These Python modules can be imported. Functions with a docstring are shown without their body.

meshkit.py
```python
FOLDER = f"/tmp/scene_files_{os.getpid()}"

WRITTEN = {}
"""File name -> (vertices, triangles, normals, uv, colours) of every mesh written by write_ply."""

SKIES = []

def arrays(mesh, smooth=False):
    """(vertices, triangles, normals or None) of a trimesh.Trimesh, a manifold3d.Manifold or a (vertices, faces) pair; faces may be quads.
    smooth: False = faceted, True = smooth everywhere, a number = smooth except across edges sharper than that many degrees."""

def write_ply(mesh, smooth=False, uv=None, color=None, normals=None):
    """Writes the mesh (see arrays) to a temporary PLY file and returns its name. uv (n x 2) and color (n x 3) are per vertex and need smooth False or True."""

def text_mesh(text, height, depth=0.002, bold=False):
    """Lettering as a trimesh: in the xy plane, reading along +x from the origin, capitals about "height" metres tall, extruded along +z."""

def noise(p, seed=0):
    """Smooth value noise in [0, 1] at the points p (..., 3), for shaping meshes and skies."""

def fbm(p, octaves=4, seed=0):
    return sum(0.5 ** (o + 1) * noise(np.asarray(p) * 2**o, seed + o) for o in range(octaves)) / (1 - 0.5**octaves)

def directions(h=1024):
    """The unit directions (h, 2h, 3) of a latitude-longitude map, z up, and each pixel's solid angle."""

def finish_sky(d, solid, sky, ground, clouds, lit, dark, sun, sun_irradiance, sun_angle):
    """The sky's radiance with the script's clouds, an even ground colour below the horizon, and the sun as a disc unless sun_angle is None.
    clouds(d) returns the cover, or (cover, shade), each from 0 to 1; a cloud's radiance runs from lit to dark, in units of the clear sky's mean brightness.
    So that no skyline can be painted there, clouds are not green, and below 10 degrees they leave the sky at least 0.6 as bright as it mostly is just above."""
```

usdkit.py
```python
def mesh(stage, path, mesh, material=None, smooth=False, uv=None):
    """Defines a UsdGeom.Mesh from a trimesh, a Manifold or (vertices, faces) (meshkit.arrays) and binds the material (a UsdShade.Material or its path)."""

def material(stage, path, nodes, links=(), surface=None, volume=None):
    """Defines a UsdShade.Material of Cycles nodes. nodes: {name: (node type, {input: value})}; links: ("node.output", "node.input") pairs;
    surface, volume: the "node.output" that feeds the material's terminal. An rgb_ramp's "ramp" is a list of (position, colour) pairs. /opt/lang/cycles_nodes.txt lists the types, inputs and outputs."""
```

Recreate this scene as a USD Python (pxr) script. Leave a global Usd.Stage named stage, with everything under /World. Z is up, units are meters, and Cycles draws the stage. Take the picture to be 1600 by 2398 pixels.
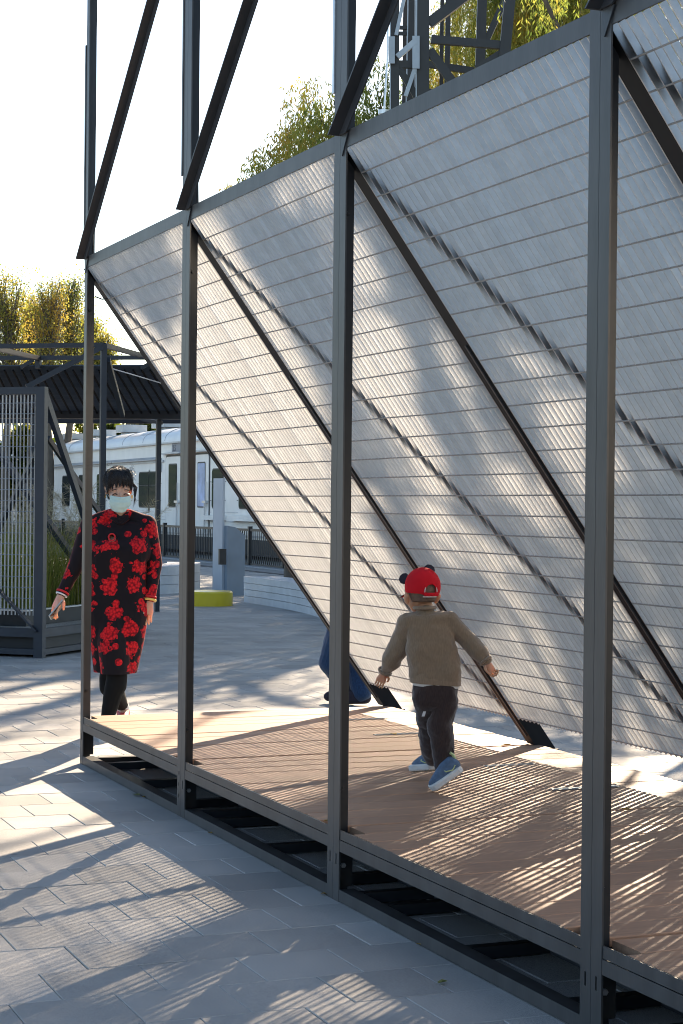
import math, re
import numpy as np, trimesh, usdkit, meshkit
import manifold3d as mf
from pxr import Usd, UsdGeom, UsdLux, UsdShade, Sdf, Gf, Vt

stage = Usd.Stage.CreateInMemory()
UsdGeom.SetStageUpAxis(stage, UsdGeom.Tokens.z)
UsdGeom.SetStageMetersPerUnit(stage, 1.0)
UsdGeom.Xform.Define(stage, "/World")
UsdGeom.Scope.Define(stage, "/World/Looks")
A = np.array
PI = math.pi

# ---------------------------------------------------------------- camera
CAM = A([10.503, -2.649, 1.5]); YAW, PITCH, ROLL, FPX = 2.7558, -0.0030, 0.0101, 4348.5   # FPX: focal length in pixels of a 1600-wide picture
EXPOSURE = 2.12
cF = A([math.cos(YAW) * math.cos(PITCH), math.sin(YAW) * math.cos(PITCH), math.sin(PITCH)])
_r = A([math.sin(YAW), -math.cos(YAW), 0]); _u = np.cross(_r, cF)
cR = _r * math.cos(ROLL) + _u * math.sin(ROLL); cU = _u * math.cos(ROLL) - _r * math.sin(ROLL)
cam = UsdGeom.Camera.Define(stage, "/World/camera")
m = Gf.Matrix4d(); m.SetRow(0, Gf.Vec4d(*cR, 0)); m.SetRow(1, Gf.Vec4d(*cU, 0)); m.SetRow(2, Gf.Vec4d(*(-cF), 0)); m.SetRow(3, Gf.Vec4d(*CAM, 1))
cam.AddTransformOp().Set(m)
cam.CreateHorizontalApertureAttr(36.0); cam.CreateVerticalApertureAttr(36.0 * 1024 / 683); cam.CreateFocalLengthAttr(36.0 * FPX / 1600)
cam.CreateClippingRangeAttr(Gf.Vec2f(0.1, 2000)); cam.CreateExposureAttr(EXPOSURE)

# ---------------------------------------------------------------- sun and sky
SUN = A([-1.784, 1.32, 1.0]); SUN /= np.linalg.norm(SUN)
SUN_EL, SUN_ROT = math.asin(SUN[2]), math.atan2(SUN[0], SUN[1])
usdkit.material(stage, "/World/Looks/sky_look", {
    "sky": ("sky_texture", {"sky_type": "single_scattering", "sun_disc": False, "sun_elevation": SUN_EL, "sun_rotation": SUN_ROT, "altitude": 50.0, "air_density": 1.0, "aerosol_density": 0.4, "ozone_density": 1.0}),
    "bg": ("background_shader", {"strength": 0.05})}, [("sky.color", "bg.color")], surface="bg.background")
dome = UsdLux.DomeLight.Define(stage, "/World/sky")
UsdShade.MaterialBindingAPI.Apply(dome.GetPrim()).Bind(UsdShade.Material.Get(stage, "/World/Looks/sky_look"))
dome.GetPrim().SetCustomDataByKey("kind", "structure")
sun = UsdLux.DistantLight.Define(stage, "/World/sun")
sun.CreateIntensityAttr(0.86); sun.CreateAngleAttr(0.45); sun.CreateNormalizeAttr(True); sun.CreateColorAttr(Gf.Vec3f(1.0, 0.81, 0.59))
zx = np.cross([0, 0, 1.0], SUN); zx /= np.linalg.norm(zx); zy = np.cross(SUN, zx)
m = Gf.Matrix4d(); m.SetRow(0, Gf.Vec4d(*zx, 0)); m.SetRow(1, Gf.Vec4d(*zy, 0)); m.SetRow(2, Gf.Vec4d(*SUN, 0)); m.SetRow(3, Gf.Vec4d(0, 0, 30, 1))
sun.AddTransformOp().Set(m)

# ---------------------------------------------------------------- helpers
_names = {}
def new_path(name, parent="/World"):
    key = (str(parent), name); n = _names.get(key, 0); _names[key] = n + 1
    return f"{parent}/{name}" if n == 0 else f"{parent}/{name}_{n:03d}"

def tag(prim, label=None, cat=None, group=None, kind=None):
    prim = prim.GetPrim() if hasattr(prim, "GetPrim") else prim
    for k, t in (("label", label), ("category", cat), ("group", group), ("kind", kind)):
        if t: prim.SetCustomDataByKey(k, t)
    return prim

_origin = {}
def thing(name, label, cat, loc=(0, 0, 0), group=None, kind=None):
    path = new_path(name); x = UsdGeom.Xform.Define(stage, path); x.AddTranslateOp().Set(Gf.Vec3d(*map(float, loc)))
    _origin[path] = A(loc, float); tag(x, label, cat, group, kind)
    return path

class MB:
    """collects shapes into one mesh"""
    def __init__(s): s.v, s.f, s.t, s.n = [], [], [], 0
    def add(s, v, f, tone=None):
        v = np.asarray(v, float); s.v.append(v); s.f.append(np.asarray(f, int) + s.n); s.n += len(v)
        s.t.append(np.full(len(v), 0.5 if tone is None else tone) if np.ndim(tone) == 0 else np.asarray(tone, float)); return s
    def box(s, c, size, X=(1, 0, 0), Y=(0, 1, 0), Z=(0, 0, 1), tone=None):
        c = A(c, float); X, Y, Z = (A(a, float) / np.linalg.norm(a) for a in (X, Y, Z)); h = A(size) / 2
        v = [c + X * h[0] * i + Y * h[1] * j + Z * h[2] * k for k in (-1, 1) for j in (-1, 1) for i in (-1, 1)]
        return s.add(v, [[0, 2, 3], [0, 3, 1], [4, 5, 7], [4, 7, 6], [0, 1, 5], [0, 5, 4], [2, 6, 7], [2, 7, 3], [0, 4, 6], [0, 6, 2], [1, 3, 7], [1, 7, 5]], tone)
    def bx(s, x0, x1, y0, y1, z0, z1, tone=None):
        return s.box(((x0 + x1) / 2, (y0 + y1) / 2, (z0 + z1) / 2), (x1 - x0, y1 - y0, z1 - z0), tone=tone)
    def prism(s, poly, vec, tone=None):
        p = A(poly, float); vec = A(vec, float); n = len(p)
        nn = np.cross(p[1] - p[0], p[2] - p[0])
        if nn @ vec > 0: p = p[::-1]
        v = np.vstack([p, p + vec]); f = []
        for i in range(1, n - 1): f += [[0, i, i + 1], [n, n + i + 1, n + i]]
        for i in range(n):
            j = (i + 1) % n; f += [[i, n + i, n + j], [i, n + j, j]]
        return s.add(v, f, tone)
    def beam(s, a, b, w, h, up=(0, 0, 1), tone=None):
        """box from a to b; w across (perpendicular to up), h along up"""
        a, b = A(a, float), A(b, float); d = b - a; L = np.linalg.norm(d); d /= L
        x = np.cross(d, up); x /= np.linalg.norm(x); z = np.cross(x, d)
        return s.box((a + b) / 2, (w, L, h), x, d, z, tone)
    def tube(s, pts, r, n=8, tone=None, closed=False):
        pts = A(pts, float); m = len(pts); r = np.broadcast_to(r, (m,))
        t = np.gradient(pts, axis=0); t /= np.linalg.norm(t, axis=1, keepdims=True) + 1e-12
        ref = A([0, 0, 1.0]) if abs(t[:, 2]).mean() < 0.8 else A([1.0, 0, 0])
        u = np.cross(t, ref); u /= np.linalg.norm(u, axis=1, keepdims=True) + 1e-12; w = np.cross(t, u)
        an = np.arange(n) * 2 * PI / n
        v = (pts[:, None] + r[:, None, None] * (np.cos(an)[None, :, None] * u[:, None] + np.sin(an)[None, :, None] * w[:, None])).reshape(-1, 3)
        f = []
        for i in range(m - 1):
            for j in range(n):
                k = (j + 1) % n; f += [[i * n + j, (i + 1) * n + k, i * n + k], [i * n + j, (i + 1) * n + j, (i + 1) * n + k]]
        nv = len(v); v = np.vstack([v, pts[:1], pts[-1:]])
        for j in range(n):
            k = (j + 1) % n; f += [[nv, j, k], [nv + 1, (m - 1) * n + k, (m - 1) * n + j]]
        return s.add(v, f, tone)
    def disc(s, base, r, h, n=24, tone=None, bevel=0.0):
        an = np.arange(n) * 2 * PI / n; base = A(base, float); rings = []
        prof = [(r, 0), (r, h - bevel), (r - bevel, h)] if bevel else [(r, 0), (r, h)]
        for rr, zz in prof: rings.append(np.c_[base[0] + rr * np.cos(an), base[1] + rr * np.sin(an), np.full(n, base[2] + zz)])
        v = np.vstack(rings + [base[None], base[None] + [0, 0, h]]); f = []
        for i in range(len(prof) - 1):
            for j in range(n):
                k = (j + 1) % n; f += [[i * n + j, i * n + k, (i + 1) * n + k], [i * n + j, (i + 1) * n + k, (i + 1) * n + j]]
        q = len(prof) * n
        for j in range(n):
            k = (j + 1) % n; f += [[q, k, j], [q + 1, q - n + j, q - n + k]]
        return s.add(v, f, tone)
    def tm(s, mesh, tone=None):
        v, f, _ = meshkit.arrays(mesh); return s.add(v, f, tone)
    def arrays(s): return np.vstack(s.v), np.vstack(s.f), np.concatenate(s.t)
    def build(s, name, mat, parent=None, label=None, cat=None, group=None, kind=None, smooth=False, tone=False, rel=True):
        parent = str(parent.GetPath()) if hasattr(parent, "GetPath") else parent
        v, f, t = s.arrays(); top = parent
        if parent:
            o = _origin["/".join(parent.split("/")[:3])]
            v = v - o
        path = new_path(name, parent or "/World")
        _origin.setdefault("/".join(path.split("/")[:3]), np.zeros(3))
        p = usdkit.mesh(stage, path, trimesh.Trimesh(v, f, process=False) if smooth is not False and smooth is not True else (v, f), M[mat], smooth=smooth)
        if tone: UsdGeom.PrimvarsAPI(p).CreatePrimvar("tone", Sdf.ValueTypeNames.FloatArray, "vertex").Set(Vt.FloatArray.FromNumpy(t.astype(np.float32)))
        tag(p, label, cat, group, kind)
        return path

def at(px, py, Z):
    """the point at a depth of Z metres that stands on the sight line of a place in the photograph (used to take measures)"""
    return CAM + Z * (cF + (px - 800) / FPX * cR - (py - 1199) / FPX * cU)
def to_px(P):
    d = np.atleast_2d(P) - CAM; z = d @ cF
    return np.c_[800 + FPX * (d @ cR) / z, 1199 - FPX * (d @ cU) / z]
def sight(px, py): return cF + (px - 800) / FPX * cR - (py - 1199) / FPX * cU
def on_z(px, py, z=0.0):
    d = sight(px, py); return CAM + d * (z - CAM[2]) / d[2]
def on_y(px, py, y):
    d = sight(px, py); return CAM + d * (y - CAM[1]) / d[1]
def depth(P): return (A(P) - CAM) @ cF

# ---------------------------------------------------------------- materials
M = {}
def mat(name, nodes, links, surface): M[name] = usdkit.material(stage, f"/World/Looks/{name}", nodes, links, surface=surface)
def plain(name, col, rough=0.5, noise=0.0, scale=6.0, metallic=0.0, bump=0.0, bscale=60.0, spec=0.5, stretch=None, rnd=0.0, detail=4.0, extra=None):
    col = A(col, float)
    nodes = {"tc": ("texture_coordinate", {}), "mp": ("mapping", {"scale": tuple(stretch or (1, 1, 1))}), "n": ("noise_texture", {"scale": scale, "detail": detail, "roughness": 0.6}),
             "ramp": ("rgb_ramp", {"ramp": [(0.25, tuple(col * (1 - noise))), (0.75, tuple(np.minimum(col * (1 + noise), 1)))]}),
             "p": ("principled_bsdf", {"roughness": rough, "metallic": metallic, "specular_ior_level": spec, **(extra or {})})}
    links = [("tc.object", "mp.vector"), ("mp.vector", "n.vector"), ("n.fac", "ramp.fac")]
    last = "ramp.color"
    if rnd:
        nodes.update({"oi": ("object_info", {}), "mr": ("map_range", {"to_min": 1 - rnd, "to_max": 1 + rnd}), "mm": ("mix_color", {"blend_type": "multiply", "fac": 1.0, "use_clamp": False})})
        links += [("oi.random", "mr.value"), (last, "mm.a"), ("mr.result", "mm.b")]; last = "mm.result"
    links.append((last, "p.base_color"))
    if bump:
        nodes.update({"bn": ("noise_texture", {"scale": bscale, "detail": 3.0}), "b": ("bump", {"strength": bump, "distance": 0.01})})
        links += [("mp.vector", "bn.vector"), ("bn.fac", "b.height"), ("b.normal", "p.normal")]
    mat(name, nodes, links, "p.BSDF")

plain("steel", (0.030, 0.032, 0.035), 0.42, 0.22, 5.0, bump=0.05, bscale=150)
plain("steel_grey", (0.046, 0.0445, 0.043), 0.42, 0.42, 9.0, stretch=(1, 1, 0.25), bump=0.04, bscale=180)
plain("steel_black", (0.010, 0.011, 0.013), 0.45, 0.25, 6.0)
plain("galvanised", (0.575, 0.576, 0.578), 0.44, 0.07, 22.0, metallic=1.0, rnd=0.05)
plain("galvanised_rod", (0.27, 0.25, 0.225), 0.6, 0.25, 40.0)
plain("screen_steel", (0.30, 0.31, 0.33), 0.5, 0.12, 30.0, metallic=0.3, rnd=0.1)
plain("sloping_black", (0.008, 0.008, 0.009), 0.6, 0.3, 12, spec=0.25)
plain("bolt_metal", (0.45, 0.45, 0.46), 0.35, 0.1, 30, metallic=0.8)
plain("dark_inside", (0.008, 0.008, 0.008), 0.8)
plain("aluminium", (0.62, 0.63, 0.64), 0.3, 0.08, 60, metallic=0.7)
plain("cable_black", (0.012, 0.012, 0.013), 0.5)
# ---------------------------------------------------------------- the slatted steel pavilion
S, HD, HB, D, W = 1.965, 0.274, 2.861, 1.893, 0.060      # bay, deck height, underside of the shoulder beam, depth, flange
NB = 4
def group_part(name, parent):
    path = new_path(name, parent); UsdGeom.Xform.Define(stage, path); return path

DOWN = A([0, D, -(HB - HD)]); LEN = np.linalg.norm(DOWN); DOWN /= LEN           # down the slope
BACK = A([0, -DOWN[2], DOWN[1]])                                                 # away from the viewer, behind the grating
def grating(parent, O, ex, ed, en, width, length, mat_slat, mat_rod, pitch=0.0425, depth_=0.0255, thick=0.004, rod_pitch=0.1077, rod0=0.03, first=0.108, rod_r=0.0034):
    """bar grating: slats run along ed, rods along ex; O is the top left corner of the face towards the viewer, en points behind it"""
    g = group_part("grating_panel", parent); n = int(round(width / pitch)); p = width / n
    rng = np.random.default_rng(int(abs(O[0]) * 97) + 3)
    for i in range(n + 1):
        x = i * p; dx = rng.normal(0, 0.0007); tw = rng.normal(0, 0.012)
        nn = en + ex * tw; nn = nn / np.linalg.norm(nn)
        c = O + ex * (x + dx) + ed * (length / 2) + en * (depth_ / 2)
        MB().box(c, (thick, length, depth_), np.cross(ed, nn), ed, nn).build("slat", mat_slat, g)
    k = 0
    while True:
        u = first + k * rod_pitch; k += 1
        if u > length + 0.001: break
        a = O + ed * u + en * 0.002
        MB().tube([a + ex * 0.001, a + ex * (width * 0.33) + ed * rng.normal(0, .0015), a + ex * (width * 0.66) + ed * rng.normal(0, .0015), a + ex * (width - 0.001)], rod_r, 5).build("cross_rod", mat_rod, g)
    return g

pav = thing("slatted_pavilion", "dark steel lean-to frame with sloping galvanised grating panels above the timber deck", "pavilion", (3 * S, 0, 0))
def slot(mb_boxes, slots):
    """front plates with real slots cut through"""
    r = mf.Manifold()
    for b in mb_boxes: r = r + mf.Manifold.cube((b[1] - b[0], b[3] - b[2], b[5] - b[4])).translate((b[0], b[2], b[4]))
    for x, z, w, h in slots: r = r - mf.Manifold.cube((w, 0.03, h), True).translate((x, 0.0, z))
    return r
ZT = 4.55
for k in range(NB + 1):
    x = k * S
    for sd in (-1, 1):
        if (k == 0 and sd < 0) or (k == NB and sd > 0): continue
        a, b = (x + 0.001, x + W) if sd > 0 else (x - W, x - 0.001)
        wx = (x + 0.001, x + 0.007) if sd > 0 else (x - 0.007, x - 0.001)
        cx = (a + b) / 2
        sl = [(cx, 0.16 + 0.0, 0.010, 0.040)] if k >= 2 or sd > 0 else [(cx, 0.21, .010, .018), (cx, 0.155, .010, .018), (cx, 0.10, .010, .018)]
        mesh = slot([(a, b, 0, 0.006, 0.0, ZT)], sl)
        q_ = MB().tm(mesh).build("post", "steel_grey", pav)
        MB().bx(wx[0], wx[1], 0.0061, 0.057, 0.0, ZT).build("web", "steel_black" if k else "steel", q_)  # darker steel than the post puts the web's shade into its colour
        # heavier foot web under the deck, bolted
        w2 = (x + 0.008, x + 0.014) if sd > 0 else (x - 0.014, x - 0.008)
        MB().bx(w2[0], w2[1], 0.007, 0.075, 0.05, 0.19).build("foot_plate", "steel_black", pav)
    if k:
        MB().tube([(x + 0.0072, 0.035, 0.13), (x + 0.024, 0.035, 0.13)], 0.010, 6).build("bolt", "bolt_metal", pav)
    for z in (0.42, 2.62):
        if k < NB: MB().tube([(x + 0.0072, 0.030, z), (x + 0.020, 0.030, z)], 0.008, 6).build("bolt", "steel_black", pav)
for k in range(NB):
    x0, x1 = k * S, (k + 1) * S
    a, b = x0 + W + 0.001, x1 - W - 0.001
    MB().bx(a, b, 0.002, 0.008, HB, HB + 0.062).bx(a, b, 0.0081, 0.055, HB + 0.056, HB + 0.062).build("shoulder_beam", "steel_grey", pav)
    MB().bx(x0 + 0.015, x1 - 0.015, 0.007, 0.06, ZT - 0.07, ZT - 0.01).build("head_beam", "steel_grey", pav)
    # deck fascia: an upper strip and a lower channel with a lit groove between
    MB().bx(a, b, 0.003, 0.009, HD - 0.036, HD - 0.001).build("fascia", "steel_grey", pav)
    MB().bx(a, b, 0.001, 0.050, HD - 0.082, HD - 0.0385).build("deck_beam", "steel_grey", pav)
    # ground frame: front rail, middle rail, cross pieces
    MB().bx(a, b, 0.001, 0.062, 0.004, 0.048).build("ground_rail", "steel_grey", pav)
    MB().bx(x0 + 0.02, x1 - 0.02, 0.36, 0.41, 0.004, 0.050).build("ground_rail", "steel", pav)
    MB().bx(x0 + 0.02, x1 - 0.02, D - 0.10, D - 0.05, 0.004, 0.050).build("ground_rail", "steel", pav)
    for q in (0.10, 0.33, 1.02, 1.72):
        MB().bx(x0 + q, x0 + q + 0.045, 0.063, D - 0.101, 0.006, 0.046).build("cross_piece", "steel_black", pav)
    for q in (0.02, 0.64, 1.30, 1.90):
        MB().bx(x0 + q, x0 + q + 0.045, 0.051, D - 0.03, HD - 0.085, HD - 0.030).build("joist", "steel_black", pav)
    MB().bx(x0 + 0.02, x1 - 0.02, 0.38, 0.43, HD - 0.15, HD - 0.0855).build("bearer", "steel_black", pav)
    MB().bx(x0 + 0.02, x1 - 0.02, D - 0.028, D - 0.004, HD - 0.085, HD - 0.026).build("deck_beam", "steel", pav)
    for q in (0.03, S - 0.07):
        MB().bx(x0 + q, x0 + q + 0.04, 0.385, 0.425, 0.051, HD - 0.151).build("stub", "steel_black", pav)
        MB().bx(x0 + q, x0 + q + 0.04, D - 0.095, D - 0.055, 0.051, HD - 0.0855).build("stub", "steel_black", pav)
    # brace of the front plane above the shoulder: angle, open side hanging down
    xb, zb = x0 + 0.004, HB + 0.050; rise = S / 1.261; t = 0.0105
    web = lambda xa, za, w: [(xa, za), (xa + w, za), (xa + w + S, za + rise), (xa + S, za + rise)]
    q1 = [(p[0], -0.056, p[1]) for p in web(xb, zb, t)]; q2 = [(p[0], -0.012, p[1]) for p in web(xb + t, zb, 0.066)]
    MB().prism(q1, (0, 0.054, 0)).prism(q2, (0, 0.006, 0)).build("brace", "steel", pav)
    MB().prism([(x0 + 0.012, -0.0005, HB + 0.049), (x0 + 0.085, -0.0005, HB + 0.049), (x0 + 0.030, -0.0005, HB - 0.030)], (0, -0.005, 0)).build("gusset", "steel", pav)
for k in range(NB + 1):
    x = k * S
    o = A([x, 0.004, HB])
    # sloping bar: narrow flange on the face, deep web behind
    fl = MB(); L2 = LEN - 0.004
    fl.box(o + DOWN * (L2 / 2) + BACK * 0.003, (0.086, L2, 0.006), (1, 0, 0), DOWN, BACK)
    fl.build("sloping_bar", "sloping_black", pav)
    wb = [o + BACK * 0.007, o + BACK * 0.097, o + DOWN * (LEN + .10) + BACK * 0.097, o + DOWN * (LEN + .10) + BACK * 0.007]
    wv, wf, _ = MB().prism([(p[0] - 0.004, p[1], p[2]) for p in wb], (0.008, 0, 0)).arrays()
    wm = mf.Manifold(mf.Mesh(np.asarray(wv, np.float32), np.asarray(wf, np.uint32))).trim_by_plane((0, 0, 1), HD - 0.024)
    MB().tm(wm).build("sloping_web", "sloping_black", pav)
    MB().box(o + DOWN * (0.27 * LEN + 0.36 * LEN) + BACK * (-0.004) + A([0.016, 0, 0]), (0.010, LEN * 0.70, 0.006), (1, 0, 0), DOWN, BACK).build("cover_strip", "steel_grey", pav)
    MB().bx(x - 0.05, x + 0.05, D + 0.05, D + 0.22, 0.005, 0.013).build("base_plate", "steel", pav)
    MB().bx(x - 0.004, x + 0.004, D + 0.045, D + 0.16, 0.013, HD - 0.025).build("foot_post", "steel_black", pav)
    # linear lamp on the outer side of the upper post, its cable below
    if k < NB:
        xl = x - (W + 0.002 if k else 0.004)
        MB().bx(xl - 0.018, xl, -0.004, 0.020, 3.09, 4.15).build("lamp_strip", "aluminium" if k > 1 else "steel_grey", pav)
        MB().tube([(xl - 0.009, 0.008, 3.09), (xl - 0.012, 0.006, 3.05), (xl + 0.004, 0.010, 2.99), (xl + 0.02, 0.02, 2.95)], 0.004, 6).build("cable", "cable_black", pav)
MB().tube([(0.10, 0.02, HB + 0.40), (0.098, 0.02, HB + 0.25), (0.115, 0.02, HB + 0.064)], 0.006, 6).build("cable", "cable_black", pav)
MB().tube([(S + 0.10, 0.02, HB + 0.25), (S + 0.115, 0.02, HB + 0.064)], 0.006, 6).build("cable", "cable_black", pav)
MB().tube([(0.01, 0.06, 2.70), (0.02, 0.10, 2.685), (0.02, 0.14, 2.69), (0.03, 0.155, 2.72)], 0.004, 6).build("cable", "cable_black", pav)
for k in range(NB):
    O = A([k * S + 0.0445, 0.006, HB - 0.004])
    grating(pav, O, A([1.0, 0, 0]), DOWN, BACK, S - 0.089, LEN * 0.945, "galvanised", "galvanised_rod")
    # flat diagonal behind the grating
    a = A([k * S + 0.03, 0.006, HB]) + BACK * 0.031 + DOWN * 0.05; b = A([(k + 1) * S - 0.03, 0.006, HB]) + BACK * 0.031 + DOWN * (LEN * 0.93)
    MB().beam(a, b, 0.062, 0.006, BACK).build("diagonal", "steel_black", pav)

# ---------------------------------------------------------------- timber deck
plain("lens", (0.25, 0.27, 0.28), 0.2); plain("plate_dark", (0.30, 0.30, 0.30), 0.4, .1, 30, metallic=.5)
def wood(name, col):
    c = A(col)
    mat(name, {"tc": ("texture_coordinate", {}), "oi": ("object_info", {}), "of": ("vector_math", {"math_type": "multiply_add", "vector2": (1, 1, 1)}), "cx": ("combine_xyz", {}),
               "mp": ("mapping", {"scale": (38, 1.1, 30)}), "n": ("noise_texture", {"scale": 3.0, "detail": 6.0, "roughness": 0.65}), "n2": ("noise_texture", {"scale": 2.2, "detail": 3.0}),
               "r": ("rgb_ramp", {"ramp": [(0.28, tuple(c * 0.80)), (0.5, tuple(c)), (0.74, tuple(c * 1.16))]}),
               "r2": ("rgb_ramp", {"ramp": [(0.3, (0.88, 0.88, 0.88)), (0.7, (1.06, 1.05, 1.04))]}),
               "mr": ("map_range", {"to_min": 0.91, "to_max": 1.08}), "m1": ("mix_color", {"blend_type": "multiply", "fac": 1.0, "use_clamp": False}), "m2": ("mix_color", {"blend_type": "multiply", "fac": 1.0, "use_clamp": False}),
               "b": ("bump", {"strength": 0.18, "distance": 0.004}), "p": ("principled_bsdf", {"roughness": 0.62, "specular_ior_level": 0.35})},
        [("oi.random", "cx.x"), ("oi.random", "cx.y"), ("tc.object", "of.vector1"), ("cx.vector", "of.vector3"), ("of.vector", "mp.vector"), ("mp.vector", "n.vector"), ("of.vector", "n2.vector"),
         ("n.fac", "r.fac"), ("n2.fac", "r2.fac"), ("r.color", "m1.a"), ("r2.color", "m1.b"), ("oi.random", "mr.value"), ("m1.result", "m2.a"), ("mr.result", "m2.b"), ("m2.result", "p.base_color"), ("n.fac", "b.height"), ("b.normal", "p.normal")], "p.BSDF")
wood("deck_wood", (0.385, 0.218, 0.132))
deck = thing("timber_deck", "low brown plank deck under the slatted pavilion that the boy runs over", "deck", (3 * S, 0.9, 0))
rng = np.random.default_rng(4)
def plank(x0, x1, y0, y1, z0, z1):
    """rounded long edges"""
    b = 0.003; prof = [(x0, z0), (x1, z0), (x1, z1 - b), (x1 - b, z1), (x0 + b, z1), (x0, z1 - b)]
    return MB().prism([(p[0], y0, p[1]) for p in prof], (0, y1 - y0, 0))
lights = [(0.66, 1.36, 1.64), (1.355, 1.27, 1.53), (2.62, 1.30, 1.56), (3.37, 1.25, 1.58), (4.6, 1.2, 1.6), (5.3, 1.2, 1.6), (6.6, 1.2, 1.6), (7.3, 1.2, 1.6)]
for k in range(NB):
    n = 12; xa, xb = k * S + 0.012, (k + 1) * S - 0.012; p = (xb - xa) / n
    for i in range(n):
        g = 0.0026
        x0, x1 = xa + i * p + g, xa + (i + 1) * p - g
        dz = rng.normal(0, 0.0008)
        lo = 0.06 if i in (0, n - 1) else 0.010
        plank(x0, x1, lo + rng.uniform(0, .002), D + 0.038 + rng.uniform(-.002, .002), HD - 0.025, HD + dz).build("plank", "deck_wood", deck)
for x, y0, y1 in lights:
    o = MB().bx(x - 0.020, x + 0.020, y0, y1, HD + 0.0015, HD + 0.005).build("floor_light", "plate_dark", deck)
    MB().bx(x - 0.011, x + 0.011, y0 + 0.012, y1 - 0.012, HD + 0.0051, HD + 0.0062).build("lens", "lens", o)

# ---------------------------------------------------------------- ground and paving
plain("ground_grit", (0.30, 0.29, 0.275), 0.9, 0.2, 3)
gs = 260.0
MB().add([(-gs, -gs, -0.010), (gs, -gs, -0.010), (gs, gs, -0.010), (-gs, gs, -0.010)], [[0, 1, 2], [0, 2, 3]]).build("ground", "ground_grit", None, kind="structure")
c = A([0.335, 0.335, 0.335])
mat("granite", {"tc": ("texture_coordinate", {}), "t": ("attribute", {"attribute": "tone"}), "n": ("noise_texture", {"scale": 260.0, "detail": 2.0, "roughness": 0.7}), "n2": ("noise_texture", {"scale": 1.3, "detail": 5.0, "roughness": 0.6}),
                "n3": ("noise_texture", {"scale": 95.0, "detail": 2.0}),
                "r": ("rgb_ramp", {"ramp": [(0.30, (0.21, 0.203, 0.195)), (0.5, (0.42, 0.402, 0.376)), (0.70, (0.57, 0.55, 0.52))]}), "r2": ("rgb_ramp", {"ramp": [(0.3, (0.74, 0.735, 0.73)), (0.7, (1.10, 1.09, 1.07))]}),
                "gv": ("voronoi_texture", {"scale": 2.6}), "gm": ("math", {"math_type": "greater_than", "value2": 0.045}), "gr": ("map_range", {"to_min": 0.62, "to_max": 1.0}), "m3": ("mix_color", {"blend_type": "multiply", "fac": 1.0, "use_clamp": False}), "mr": ("map_range", {"to_min": 0.80, "to_max": 1.16}), "m1": ("mix_color", {"blend_type": "multiply", "fac": 1.0, "use_clamp": False}), "m2": ("mix_color", {"blend_type": "multiply", "fac": 1.0, "use_clamp": False}),
                "b": ("bump", {"strength": 0.35, "distance": 0.003}), "p": ("principled_bsdf", {"roughness": 0.75, "specular_ior_level": 0.35})},
    [("tc.object", "n.vector"), ("tc.object", "n2.vector"), ("tc.object", "n3.vector"), ("n.fac", "r.fac"), ("n2.fac", "r2.fac"), ("r.color", "m1.a"), ("r2.color", "m1.b"), ("t.fac", "mr.value"), ("m1.result", "m2.a"), ("mr.result", "m2.b"),
     ("tc.object", "gv.vector"), ("gv.distance", "gm.value1"), ("gm.value", "gr.value"), ("m2.result", "m3.a"), ("gr.result", "m3.b"), ("m3.result", "p.base_color"), ("n3.fac", "b.height"), ("b.normal", "p.normal")], "p.BSDF")
plain("paver_joint", (0.060, 0.058, 0.055), 0.9, 0.25, 40)
pave = thing("pavement", None, None, (0, 0, 0), kind="structure")
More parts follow.
